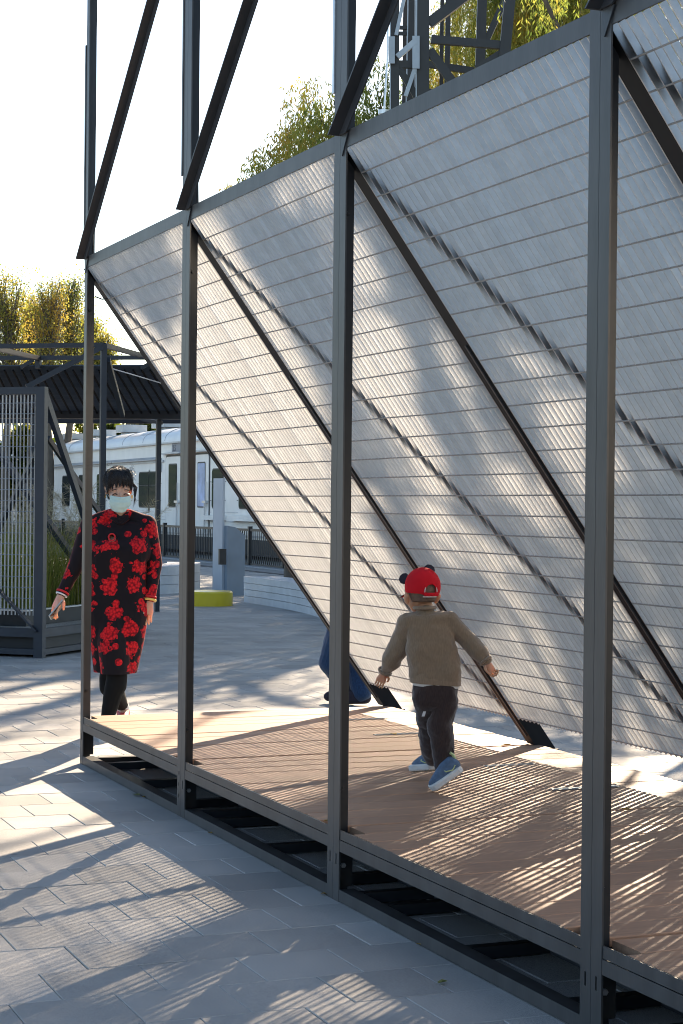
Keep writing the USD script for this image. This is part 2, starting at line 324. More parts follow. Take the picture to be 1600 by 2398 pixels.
MB().add([(-34, -9, -0.0060), (10.4, -9, -0.0060), (10.4, 11.6, -0.0060), (-34, 11.6, -0.0060)], [[0, 1, 2], [0, 2, 3]]).build("joint_bed", "paver_joint", pave)
rng = np.random.default_rng(11)
P = 0.329
cells = []
for i in range(int(-33 / P), int(10.2 / P)):
    off = (i % 2) * P / 2
    for j in range(int(-8.7 / P), int(11.3 / P)):
        cells.append((i * P + 0.06, j * P + off + 0.01))
cells = A(cells); ctr = np.c_[cells + P / 2, np.zeros(len(cells))]
z = (ctr - CAM) @ cF; px = to_px(ctr)
vis = (z > 1) & (px[:, 0] > -150) & (px[:, 0] < 1750) & (px[:, 1] < 2560)
under = (ctr[:, 0] > 0.1) & (ctr[:, 1] > 0.6) & (ctr[:, 1] < 1.8)
size = np.where(vis & ~under, 1 / np.maximum(z, .1), 0); order = np.argsort(-size)
def paver(mb, x, y):
    g = 0.0014; b = 0.0022; dz = rng.normal(0, 0.0009); tx, ty = rng.normal(0, 0.0012, 2); t = float(np.clip(rng.normal(0.5, 0.22), 0, 1))
    x0, x1, y0, y1 = x + g, x + P - g, y + g, y + P - g
    lo = [(x0, y0, -.02), (x1, y0, -.02), (x1, y1, -.02), (x0, y1, -.02)]
    md = [(x0, y0, -b), (x1, y0, -b), (x1, y1, -b), (x0, y1, -b)]; tp = [(x0 + b, y0 + b, 0), (x1 - b, y0 + b, 0), (x1 - b, y1 - b, 0), (x0 + b, y1 - b, 0)]
    v = A(lo + md + tp, float); v[4:, 2] += dz + (v[4:, 0] - x) * tx + (v[4:, 1] - y) * ty
    f = [[8, 9, 10], [8, 10, 11]]
    for r in (0, 4):
        for i in range(4):
            j = (i + 1) % 4; f += [[r + i, r + j, r + 4 + j], [r + i, r + 4 + j, r + 4 + i]]
    mb.add(v, f, t)
for q in order[:290]:
    mb = MB(); paver(mb, *cells[q]); mb.build("paver", "granite", pave, tone=True)
mb = MB()
for q in order[290:]:
    paver(mb, *cells[q])
mb.build("far_pavers", "granite", pave, kind="stuff", tone=True)
# ---------------------------------------------------------------- old railway carriage
plain("carriage_paint", (0.76, 0.735, 0.695), 0.42, 0.10, 1.2, bump=0.06, bscale=3)
plain("carriage_roof", (0.66, 0.69, 0.72), 0.40, 0.10, 1.0)
plain("carriage_trim", (0.42, 0.43, 0.44), 0.4, 0.15, 3)
plain("carriage_under", (0.03, 0.03, 0.032), 0.7, 0.3, 3)
plain("window_rubber", (0.02, 0.02, 0.022), 0.5)
plain("plate_grey", (0.20, 0.21, 0.24), 0.5)
plain("letter_dark", (0.05, 0.05, 0.07), 0.5)
plain("poster_blue", (0.22, 0.30, 0.48), 0.3, 0.75, 1.6, detail=6)
mat("dark_glass", {"p": ("principled_bsdf", {"base_color": (0.03, 0.032, 0.033), "roughness": 0.05, "specular_ior_level": 0.35})}, [], "p.BSDF")
YT = 14.5
tr = thing("railway_carriage", "long silver grey passenger railway carriage with rounded roof behind the black railing", "railway carriage", (-50, YT + 1.5, 0))
X0, X1 = -92.0, -30.0
ZF, ZC, ZR = 0.55, 3.46, 4.06
prof = [(YT, ZF), (YT, ZC)]
MB().prism([(X0, YT, ZF), (X0, YT, ZC), (X0, YT + 3.0, ZC), (X0, YT + 3.0, ZF)], (X1 - X0, 0, 0)).build("body", "carriage_paint", tr)
arc = [(YT - 0.06, ZC + 0.0005)] + [(YT + 1.5 - 1.56 * math.cos(t) ** 0.9, ZC + 0.05 + (ZR - ZC - 0.05) * math.sin(t) ** 0.8) for t in np.linspace(0.02, PI / 2, 12)]
arc = arc + [(2 * (YT + 1.5) - y, z) for y, z in arc[::-1][1:]]
vv = A([(x, y, z) for x in (X0 - .03, X1 + .03) for y, z in arc]); n = len(arc)
ff = [[i, i + 1, n + i + 1] for i in range(n - 1)] + [[i, n + i + 1, n + i] for i in range(n - 1)] + [[0, i + 1, i] for i in range(1, n - 1)] + [[n, n + i, n + i + 1] for i in range(1, n - 1)]
MB().add(vv, A(ff)[:, ::-1]).build("roof", "carriage_roof", tr, smooth=40)
MB().bx(X0, X1, YT - 0.085, YT - 0.061, ZC - 0.02, ZC + 0.03).build("gutter", "carriage_trim", tr)
xx = X0 + 2
while xx < X1:
    pts = [(xx, y, z + 0.006) for y, z in arc[1:len(arc) // 2 + 2]]
    MB().tube(pts, 0.014, 5).build("roof_seam", "carriage_trim", tr); xx += 2.55
MB().bx(X0, X1, YT - 0.03, YT + 3.03, 0.10, ZF - 0.001).build("underframe", "carriage_under", tr)
MB().bx(X0, X1, YT - 0.022, YT - 0.001, 0.60, 0.66).build("waist_rail", "carriage_trim", tr)
MB().bx(X0, -46.9, YT - 0.045, YT - 0.001, 2.86, 2.93).build("rain_strip", "carriage_trim", tr)
MB().prism([(-62, YT - .001, 3.02), (-62, YT - .14, 2.94), (-62, YT - .14, 2.965), (-62, YT - .001, 3.05)], (14.5, 0, 0)).build("awning", "carriage_trim", tr)
MB().bx(X0, X1, YT - 0.010, YT - 0.001, 1.285, 1.30).build("body_line", "carriage_trim", tr)
MB().bx(X0, X1, YT - 0.010, YT - 0.001, 1.02, 1.035).build("body_line", "carriage_trim", tr)
def rrect(x0, x1, z0, z1, r, y, dy):
    pts = []
    for cx, cz, a0 in ((x1 - r, z1 - r, 0), (x0 + r, z1 - r, 1), (x0 + r, z0 + r, 2), (x1 - r, z0 + r, 3)):
        for t in np.linspace(0, PI / 2, 5): pts.append((cx + r * math.cos(a0 * PI / 2 + t), y, cz + r * math.sin(a0 * PI / 2 + t)))
    return MB().prism(pts, (0, dy, 0))
def tr_window(x, w, z0=1.43, z1=2.55, rubber=True):
    rrect(x - w / 2 - .11, x + w / 2 + .11, z0 - .20, z1 + .10, .10, YT - .001, -.012).build("window_surround", "carriage_paint", tr)
    f = rrect(x - w / 2 - .035, x + w / 2 + .035, z0 - .035, z1 + .035, .13, YT - .014, -.014).build("window", "window_rubber", tr)
    rrect(x - w / 2, x + w / 2, z0, z1, .11, YT - .029, -.004).build("pane", "dark_glass", f)
    MB().bx(x - w / 2 + .02, x + w / 2 - .02, YT - .0365, YT - .0335, z0 + (z1 - z0) * .62, z0 + (z1 - z0) * .635).build("glazing_bar", "window_rubber", f)
    for zz in (z0 + .2, z0 + .75):
        for s_ in (-1, 1): MB().bx(x + s_ * (w / 2 + .16) - .05, x + s_ * (w / 2 + .16) + .05, YT - .018, YT - .0125, zz, zz + .02).build("hinge", "window_rubber", tr)
for x in (-77.6, -74.9, -72.2, -69.4, -66.5, -63.9, -60.0, -57.4, -54.7, -51.9, -49.15, -47.95, -41.35, -38.9, -36.3, -33.6):
    tr_window(x, 1.15 if x < -43 else 1.0)
MB().bx(-66.0, -62.4, YT - .02, YT - .001, .75, 2.82).build("service_panel", "plate_grey", tr)
for i, (x0, x1, pm) in enumerate(((-46.60, -45.05, "dark_glass"), (-43.55, -42.20, "poster_blue"))):
    rrect(x0 - .07, x1 + .07, .60, 3.08, .10, YT - .002, -.012).build("door_frame", "window_rubber", tr)
    d = rrect(x0, x1, .62, 3.02, .10, YT - .015, -.018).build("door", "carriage_paint", tr)
    xc = (x0 + x1) / 2; w = .82 if i == 0 else .72
    rrect(xc - w / 2 - .04, xc + w / 2 + .04, 1.42, 2.80, .08, YT - .034, -.006).build("pane_seal", "window_rubber", d)
    rrect(xc - w / 2, xc + w / 2, 1.46, 2.76, .06, YT - .041, -.004).build("pane" if i == 0 else "poster", pm, d)
    MB().tube([(x1 - .25, YT - .07, .65), (x1 - .25, YT - .07, 1.62)], .022, 6).build("handrail", "aluminium", tr)
    MB().tube([(x1 - .05, YT - .10, 1.45), (x1 - .05, YT - .10, 2.2)], .022, 6).build("handrail", "aluminium", tr)
    MB().bx(x1 - .32, x1 + .02, YT - .13, YT - .045, 1.56, 1.63).build("handle", "aluminium", d)
    MB().bx(x0 - .25, x1 + .25, YT - .16, YT - .001, 3.10, 3.15).build("door_hood", "carriage_trim", tr)
MB().bx(-45.98, -45.02, YT - .03, YT - .001, 3.15, 3.44 + .0).build("number_plate", "plate_grey", tr)
tm = meshkit.text_mesh("13", 0.20, 0.006); v, f, _ = meshkit.arrays(tm)
vv = np.c_[-45.90 + v[:, 0], np.full(len(v), YT - .032) - v[:, 2], 3.19 + v[:, 1]]
MB().add(vv, f).build("lettering", "letter_dark", tr)
MB().bx(-42.35, -40.6, YT - .22, YT - .001, 1.06, 1.20).build("step_ledge", "carriage_paint", tr)
MB().bx(-39.9, -36.6, YT - .22, YT - .001, 1.06, 1.20).build("step_ledge", "carriage_paint", tr)
for x in (-47.3, -44.6):
    MB().bx(x - .12, x + .12, YT - .04, YT - .001, 2.55, 3.0).build("side_sign", "plate_grey", tr)
for x, h, w in ((-77, .42, .9), (-70.5, .36, .9), (-63.6, .30, 1.0), (-59.6, .32, 1.1), (-55.3, .36, 1.0), (-50.4, .36, 1.5), (-46.2, .36, 1.2), (-41.5, .36, 1.2)):
    mb = MB().bx(x - w * .32, x + w * .32, YT + .95, YT + 1.55, ZR - .25, ZR + .06).bx(x - w / 2, x + w / 2, YT + .8, YT + 1.7, ZR + .061, ZR + .061 + h * .75)
    mb.build("roof_vent", "carriage_trim", tr)

# ---------------------------------------------------------------- railing in front of the carriage
plain("black_paint", (0.014, 0.015, 0.017), 0.4, 0.2, 8)
YR = 12.7
ra = thing("railing", "black steel railing with thin upright bars in front of the silver carriage", "railing", (-36, YR, 0))
rx0, rx1 = -58.0, -22.0
MB().bx(rx0, rx1, YR - .03, YR + .03, .86, .92).build("top_rail", "black_paint", ra)
MB().bx(rx0, rx1, YR - .02, YR + .02, .02, .06).build("bottom_rail", "black_paint", ra)
x = rx0; i = 0
while x <= rx1:
    if i % 17 == 0: MB().bx(x - .05, x + .05, YR - .05, YR + .05, -.01, .98).build("post", "black_paint", ra)
    else: MB().bx(x - .011, x + .011, YR - .011, YR + .011, .061, .859).build("baluster", "black_paint", ra)
    x += .145; i += 1
plain("kerb_stone", (0.30, 0.31, 0.32), 0.8, 0.15, 5)
MB().bx(-62, -22, YR - .35, YR + .12, -.03, .012).build("railing_kerb", "kerb_stone", None, kind="structure")

# ---------------------------------------------------------------- seat walls of stacked pale courses
plain("seat_concrete", (0.50, 0.51, 0.52), 0.7, 0.12, 4, bump=0.1, bscale=30)
def seat_wall(name, label, path, h, thick, courses):
    pts = A(path, float); t = thing(name, label, "seat wall", (*pts[len(pts) // 2], 0))
    # offset line behind
    d = np.gradient(pts, axis=0); d /= np.linalg.norm(d, axis=1, keepdims=True); nrm = np.c_[-d[:, 1], d[:, 0]]
    side = np.sign(((pts - CAM[:2]) * nrm).sum(1).mean()); nrm = nrm * side
    rng = np.random.default_rng(5)
    for k in range(courses):
        g = .006; z0, z1 = h * k / courses + (g if k else -.01), h * (k + 1) / courses; o = rng.uniform(0, .012)
        mb = MB()
        for i in range(len(pts) - 1):
            q = [pts[i] + nrm[i] * o, pts[i + 1] + nrm[i + 1] * o, pts[i + 1] + nrm[i + 1] * thick, pts[i] + nrm[i] * thick]
            mb.prism([(p[0], p[1], z0) for p in q], (0, 0, z1 - z0))
        mb.build("course", "seat_concrete", t)
    return t
def chaikin(p, n=2):
    p = A(p, float)
    for _ in range(n): p = np.vstack([p[:1], np.vstack([np.c_[.75 * p[:-1] + .25 * p[1:], .25 * p[:-1] + .75 * p[1:]].reshape(-1, 2)]), p[-1:]])
    return p
seat_wall("seat_wall", "pale concrete seat wall of four stacked courses right of the grey pillar", chaikin([(-16.78, 6.80), (-16.70, 6.78), (-15.7, 6.80), (-14.1, 6.72), (-12.5, 6.45), (-10.5, 6.0), (-8.5, 5.6)]), .40, .55, 4)
seat_wall("seat_wall", "rounded pale seat wall left of the yellow plinth below the railing", chaikin([(-20.6, 4.9), (-19.6, 5.5), (-19.3, 6.2), (-19.7, 6.7), (-20.8, 7.4), (-21.8, 7.7)]), .46, .6, 3)

# ---------------------------------------------------------------- grey pillar
plain("pillar_grey", (0.16, 0.20, 0.245), 0.5, 0.10, 3)
plain("pillar_light", (0.36, 0.39, 0.43), 0.5, 0.08, 3)
pc = on_z(553, 1396)
pi = thing("grey_pillar", "blue grey stepped pillar with a taller slab behind the yellow plinth", "pillar", (*pc[:2], 0))
ex = A([0.376, 0.926, 0]) / np.linalg.norm([0.376, 0.926]); ey = A([-0.926, 0.376, 0])
a = math.radians(28); e1 = ex * math.cos(a) + ey * math.sin(a); e2 = -ex * math.sin(a) + ey * math.cos(a)
q = pc + ey * .15
bw = .42
b0 = q + e1 * .085
MB().prism([b0 - e1 * .26, b0 + e1 * .06, b0 + e1 * .06 + e2 * .45, b0 - e1 * .26 + e2 * .45], (0, 0, 1.0)).build("lower_block", "pillar_grey", pi)
MB().prism([b0 + e1 * .06 + A([0, 0, 1.0]), b0 - e1 * .26 + A([0, 0, 1.0]), b0 - e1 * .26 + A([0, 0, 1.16]), b0 - e1 * .12 + A([0, 0, 1.14])], e2 * .45).build("sloping_cap", "pillar_grey", pi)
MB().prism([b0 - e1 * .30 + e2 * .12, b0 - e1 * .262 + e2 * .12, b0 - e1 * .262 + e2 * .5, b0 - e1 * .30 + e2 * .5], (0, 0, 1.95)).build("side_slab", "pillar_light", pi)
MB().prism([b0 - e1 * .258 + e2 * .452, b0 - e1 * .15 + e2 * .452, b0 - e1 * .15 + e2 * .60, b0 - e1 * .258 + e2 * .60], (0, 0, 1.95)).build("upper_slab", "pillar_grey", pi)
MB().bx(q[0] + .1, q[0] + .16, q[1] - .36, q[1] - .24, .52, .78).build("socket_box", "black_paint", pi)

# ---------------------------------------------------------------- round yellow plinth
plain("yellow_paint", (0.62, 0.47, 0.02), 0.35, 0.08, 4)
pl = on_z(478, 1421); pl = pl + ey * .40
pp = thing("round_plinth", "low round yellow plinth standing on the paving beside the seat wall", "plinth", (*pl[:2], 0))
MB().disc(pl, .40, .215, 40, bevel=.02).build("drum", "yellow_paint", pp, smooth=35)

# ---------------------------------------------------------------- planter frame with upright grating at the left
n_ = A([-0.75, 0.66, 0]); n_ /= np.linalg.norm(n_); e_ = A([-n_[1], n_[0], 0])          # along the face (to the left) and into the frame
C0 = A([-7.219, 1.431, 0.0])
plain("steel_navy", (0.022, 0.026, 0.034), 0.45, 0.25, 5)
pf = thing("screen_frame", "tall dark steel frame with an upright grating screen before the grasses", "screen frame", C0)
ZP = 2.63
def loc(e, n, z): return C0 + e_ * e + n_ * n + A([0, 0, z])
def fbox(e0, e1_, n0, n1, z0, z1): return MB().box(loc((e0 + e1_) / 2, (n0 + n1) / 2, (z0 + z1) / 2), (e1_ - e0, n1 - n0, z1 - z0), e_, n_)
SB = 2.05
for e0 in (0.0, SB - .06):
    fbox(e0, e0 + .09, 0, .006, 0, ZP).build("post", "steel_navy", pf); fbox(e0 - .006, e0 - .0005, .0, .075, 0, ZP).build("post", "steel_navy", pf)
fbox(.091, SB - .061, .001, .05, ZP - .072, ZP).build("top_beam", "steel_navy", pf)
fbox(.091, SB - .061, .001, .06, .03, .085).build("ground_rail", "steel_navy", pf)
fbox(.091, SB - .061, .002, .06, .20, .285).build("deck_beam", "steel_navy", pf)
fbox(.04, SB - .061, .10, .12, .05, .20).build("inner_panel", "steel_black", pf)
for n0, n1 in ((.076, 1.9),):
    fbox(.0, .05, n0, n1, .03, .085).build("ground_rail", "steel_navy", pf); fbox(.0, .05, n0, n1, .20, .285).build("deck_beam", "steel_navy", pf)
fbox(.06, .08, .12, 1.9, .05, .20).build("inner_panel", "steel_black", pf)
for e0 in (.02, SB - .04):
    a, b = loc(e0, .03, ZP - .05), loc(e0, 1.89, .06)
    MB().beam(a, b, .05, .075, n_).build("sloping_bar", "steel_navy", pf)
MB().beam(loc(.03, .03, 2.10), loc(SB * .98, 1.75, .26), .05, .04).build("diagonal", "steel_navy", pf)
MB().beam(loc(.045, -.012, .26), loc(.045 + SB * .85, -.012, .26 + 1.62), .02, .055, n_).build("diagonal", "steel_navy", pf)
MB().beam(at(-60, 975, 19.6), at(240, 1405, 20.0), .05, .10, n_).build("diagonal", "steel_navy", pf)
MB().beam(at(112, 1025, 18.3), at(238, 1208, 19.9), .04, .045, n_).build("diagonal", "steel_navy", pf)
grating(pf, loc(SB - .065, .02, ZP - .075), -e_, A([0, 0, -1.0]), n_, SB - .065 - .11, ZP - .075 - .41, "screen_steel", "screen_steel", pitch=.040, depth_=.022, thick=.004, first=.08, rod_pitch=.1055, rod_r=.003)

# planter with soil and gravel inside the frame
plain("gravel", (0.30, 0.28, 0.25), 0.9, 0.55, 60, bump=0.6, bscale=90)
plain("soil", (0.05, 0.04, 0.03), 0.95, 0.3, 20)
pb = thing("planter_box", "long black steel planter box filled with grasses inside the planter frame", "planter", loc(2.2, 2.7, 0))
fbox(.42, 4.2, .45, .49, .0, .42).build("side_panel", "steel_black", pb); fbox(.42, .46, .491, 3.0, .0, .42).build("side_panel", "steel_black", pb)
fbox(.40, 4.2, .43, .50, .421, .435).build("rim", "aluminium", pb); fbox(.40, .47, .501, 3.0, .421, .435).build("rim", "aluminium", pb)
fbox(.461, 4.2, .491, 3.0, .30, .395).build("soil", "soil", pb)
g_ = thing("gravel_ledge", "narrow ledge of pale gravel between the planter frame and the planter box", "gravel ledge", loc(.25, 2, 0))
fbox(.082, .399, .121, 1.88, .18, .272).build("gravel", "gravel", g_); fbox(.40, 4.0, .121, .429, .18, .270).build("gravel", "gravel", g_)

# ---------------------------------------------------------------- canopy with louvred roof
plain("canopy_steel", (0.016, 0.019, 0.026), 0.5, 0.2, 4)
plain("louvre_blue", (0.062, 0.080, 0.108), 0.75, 0.15, 20, rnd=.12, spec=.2)
plain("rod_black", (0.005, 0.006, 0.008), 0.9, spec=0.05)
Z1, Z2, Z3 = 20.0, 21.7, 26.0
cn = thing("louvred_canopy", "dark open canopy frame with a sloping louvred roof in front of the poplars", "canopy", (*at(243, 1190, Z1)[:2], 0))
def post(px, Z, ytop, w, name="post"):
    p = at(px, ytop, Z); MB().bx(p[0] - w / 2, p[0] + w / 2, p[1] - w / 2, p[1] + w / 2, 0, p[2]).build(name, "canopy_steel", cn)
def bar(a, b, w, name): MB().beam(at(*a), at(*b), w, w).build(name, "canopy_steel", cn)
post(243, Z1, 806, .060); post(372, Z3, 978, .062); post(83, 22.4, 975, .10); post(-75, Z1, 806, .06)
bar((-160, 812, Z1), (243, 808, Z1), .05, "roof_rail"); bar((-200, 838, Z2), (470, 837, Z2), .05, "roof_rail")
bar((243, 808, Z1), (352, 838, Z2), .05, "roof_rail"); bar((-40, 809, Z1), (92, 839, Z2), .05, "roof_rail")
bar((352, 838, Z2), (560, 842, 22.6), .05, "roof_rail")
bar((90, 838, Z2), (90, 862, Z2), .06, "stub"); bar((48, 860, Z2), (80, 842, Z2), .04, "strut"); bar((330, 862, Z2), (362, 845, Z2), .04, "strut")
bar((240, 812, Z1 - .04), (62, 906, Z1 - .2), .055, "brace"); bar((252, 842, Z1 + .1), (287, 972, Z1 + 1.5), .055, "brace")
bar((-220, 970, Z3 - .1), (470, 972, Z3 - .1), .115, "lower_beam"); bar((-220, 986, Z3 + .4), (470, 986, Z3 + .4), .07, "lower_beam"); bar((330, 982, Z3 + .4), (378, 990, Z3), .05, "strut")
MB().tube([at(258, 862, Z1 + .3), at(320, 880, Z1 + .8), at(384, 899, Z1 + 1.4)], .006, 4).build("stay_wire", "aluminium", cn)
TL, TR, BL, BR = at(-150, 858, Z2), at(372, 857, Z2), at(-105, 963, Z3), at(438, 962, Z3)
lg = group_part("louvre_roof", cn); nl = 30
dn = (BL - TL) / np.linalg.norm(BL - TL); nrm = np.cross(TR - TL, dn); nrm /= np.linalg.norm(nrm)
for i in range(nl):
    t = (i + .5) / nl; a, b = TL + (BL - TL) * t, TR + (BR - TR) * t
    MB().beam(a, b, .128, .012, nrm + dn * .18).build("slat", "louvre_blue", lg)
for j in range(0, 27):
    s_ = j / 26; a, b = TL + (TR - TL) * s_, BL + (BR - BL) * s_
    off = nrm * (0.03 if nrm @ (CAM - TL) > 0 else -0.03) * 1.6
    MB().beam(a + off, b + off, .020, .016, nrm).build("cross_rod", "rod_black", lg)

# ---------------------------------------------------------------- steel lattice tower
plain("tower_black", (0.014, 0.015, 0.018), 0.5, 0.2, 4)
plain("tower_side", (0.26, 0.31, 0.37), 0.45, 0.15, 3)  # paler copy of the tower steel, light painted onto its lit faces
tw = thing("lattice_tower", "black riveted steel lattice tower of an old gantry behind the pavilion", "steel tower", (*at(1000, 1190, 34)[:2], 0))
def leg(px0, px1, y0, y1, Z, w, wm=None):
    w = w * 1.43
    a, b = at(px0, y0, Z), at(px1, y1, Z); MB().beam(a, b, w, w * .8, cF).build("leg", "tower_black", tw)
    if wm: MB().beam(a - cR * (w / 2 + .012), b - cR * (w / 2 + .012), .02, w * .82, cF).build("flange", "tower_side", tw)  # light on the leg's left face, built as a pale strip
def strut(p, q, w, name="brace", side=False):
    w = w * 1.43; a, b = at(*p), at(*q); MB().beam(a, b, w, w * .7, cF).build(name, "tower_black" if not side else "tower_side", tw)
YB, YTp = 1330, -420
ZA, ZB = 33.0, 35.0
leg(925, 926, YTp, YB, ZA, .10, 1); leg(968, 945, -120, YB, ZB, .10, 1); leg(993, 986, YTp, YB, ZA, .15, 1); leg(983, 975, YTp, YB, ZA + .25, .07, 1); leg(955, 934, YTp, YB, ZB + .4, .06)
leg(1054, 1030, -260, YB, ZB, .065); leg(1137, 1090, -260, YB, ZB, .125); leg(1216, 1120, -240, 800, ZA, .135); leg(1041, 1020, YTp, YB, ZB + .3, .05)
for (p, q, w) in (((1010, 92, ZA), (1190, 107, ZA), .10), ((1000, 150, ZB), (1110, 166, ZB), .085), ((1005, 55, ZA), (1110, -25, ZA), .13), ((1006, 118, ZA), (1066, 200, ZA), .11), ((1130, 115, ZB), (1210, -60, ZB), .085),
                  ((925, 150, ZA), (985, 152, ZA), .09), ((930, 64, ZB), (990, 66, ZB), .05), ((930, 78, ZB), (990, 79, ZB), .05), ((935, 160, ZA), (975, 225, ZA), .08), ((1115, 160, ZA), (1190, 112, ZA), .07), ((1000, 210, ZB), (1060, 222, ZB), .04),
                  ((925, 320, ZA), (1110, 335, ZA), .09), ((930, 330, ZA), (1100, 470, ZA), .09), ((1100, 340, ZA), (930, 480, ZA), .09), ((925, 490, ZA), (1100, 500, ZA), .09), ((930, 500, ZA), (1090, 700, ZA), .09), ((1090, 510, ZA), (930, 700, ZA), .09), ((925, 710, ZA), (1085, 715, ZA), .09)):
    strut(p, q, w)
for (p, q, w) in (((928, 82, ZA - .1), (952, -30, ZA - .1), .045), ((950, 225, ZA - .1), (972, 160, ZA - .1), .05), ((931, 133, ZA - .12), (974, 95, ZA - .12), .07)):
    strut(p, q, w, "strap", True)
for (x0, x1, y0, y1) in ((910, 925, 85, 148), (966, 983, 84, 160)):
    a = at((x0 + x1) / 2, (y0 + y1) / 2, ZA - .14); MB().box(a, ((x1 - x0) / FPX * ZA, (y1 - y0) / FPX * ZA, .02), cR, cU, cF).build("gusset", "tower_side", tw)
MB().bx(*(lambda p: (p[0] - .8, p[0] + .8, p[1] - .8, p[1] + .8, 0, .35))(at(1000, 1190, 34))).build("footing", "seat_concrete", tw)
cb = at(900, 258, 22.6)
tb = thing("hanging_lamp", "small pale lamp hanging on a thin wire left of the lattice tower", "lamp", cb)
MB().disc(cb - A([0, 0, .05]), .075, .05, 16).build("shade", "aluminium", tb, smooth=40); MB().tube([cb, at(907, 150, 22.6), at(914, -150, 22.6), at(918, -420, 22.9)], .012, 5).build("wire", "aluminium", tb)
# ---------------------------------------------------------------- foliage
def leaf_mat(name, stops, trans=0.5):
    mat(name, {"t": ("attribute", {"attribute": "tone"}), "r": ("rgb_ramp", {"ramp": stops}), "d": ("principled_bsdf", {"roughness": 0.55, "specular_ior_level": 0.3}), "tr": ("translucent_bsdf", {}), "br": ("mix_color", {"blend_type": "multiply", "fac": 1.0, "b": (1.5, 1.6, 1.0), "use_clamp": False}), "m": ("mix_closure", {"fac": trans})},
        [("t.fac", "r.fac"), ("r.color", "d.base_color"), ("r.color", "br.a"), ("br.result", "tr.color"), ("d.BSDF", "m.closure1"), ("tr.BSDF", "m.closure2")], "m.closure")
leaf_mat("willow_leaf", [(0, (0.075, 0.11, 0.03)), (0.45, (0.22, 0.25, 0.065)), (0.75, (0.34, 0.30, 0.08)), (1, (0.40, 0.25, 0.05))])
leaf_mat("poplar_leaf", [(0, (0.06, 0.085, 0.03)), (0.4, (0.19, 0.21, 0.06)), (0.75, (0.36, 0.31, 0.085)), (1, (0.46, 0.31, 0.08))])
leaf_mat("shrub_leaf", [(0, (0.030, 0.050, 0.015)), (0.5, (0.07, 0.10, 0.022)), (1, (0.24, 0.20, 0.03))])
leaf_mat("grass_blade", [(0, (0.07, 0.10, 0.022)), (0.5, (0.20, 0.23, 0.045)), (1, (0.32, 0.26, 0.09))], 0.45)
leaf_mat("plume", [(0, (0.30, 0.25, 0.20)), (1, (0.50, 0.44, 0.38))], 0.4)
plain("bark", (0.085, 0.068, 0.052), 0.9, 0.4, 14, bump=0.4, bscale=20, stretch=(1, 1, .3))

def leaves(P, axis, L, Wd, tone, rng):
    """leaf quads (pointed at both ends) at P along axis"""
    n = len(P); L = np.broadcast_to(L, n)[:, None]; Wd = np.broadcast_to(Wd, n)[:, None]
    axis = axis / np.linalg.norm(axis, axis=1, keepdims=True)
    s = np.cross(axis, rng.normal(size=(n, 3))); s /= np.linalg.norm(s, axis=1, keepdims=True)
    v = np.stack([P, P + axis * L * .45 + s * Wd / 2, P + axis * L, P + axis * L * .45 - s * Wd / 2], 1).reshape(-1, 3)
    b = np.arange(n)[:, None] * 4
    f = np.vstack([b + [0, 1, 2], b + [0, 2, 3]])
    return v, f, np.repeat(np.clip(tone, 0, 1), 4)
def wob(a, b, rng, k=6, amp=.08):
    a, b = A(a, float), A(b, float); t = np.linspace(0, 1, k)[:, None]; L = np.linalg.norm(b - a)
    return a + (b - a) * t + rng.normal(size=(k, 3)) * amp * L * np.sin(t * PI) * .5

# ---- the willows between the sun and the pavilion: their leaves hang where the photograph's shade tells
PN = np.cross(A([1.0, 0, 0]), DOWN); P0 = A([0, 0.02, HB])
def on_panel(px, py):
    d = sight(px, py); return CAM + d * (((P0 - CAM) @ PN) / (d @ PN))
def in_poly(poly, pts):
    x, y = pts[:, 0], pts[:, 1]; c = np.zeros(len(pts), bool); n = len(poly)
    for i in range(n):
        (x0, y0), (x1, y1) = poly[i], poly[(i + 1) % n]
        if y0 != y1: c ^= ((y0 > y) != (y1 > y)) & (x < (x1 - x0) * (y - y0) / (y1 - y0) + x0)
    return c
rngW = np.random.default_rng(21)
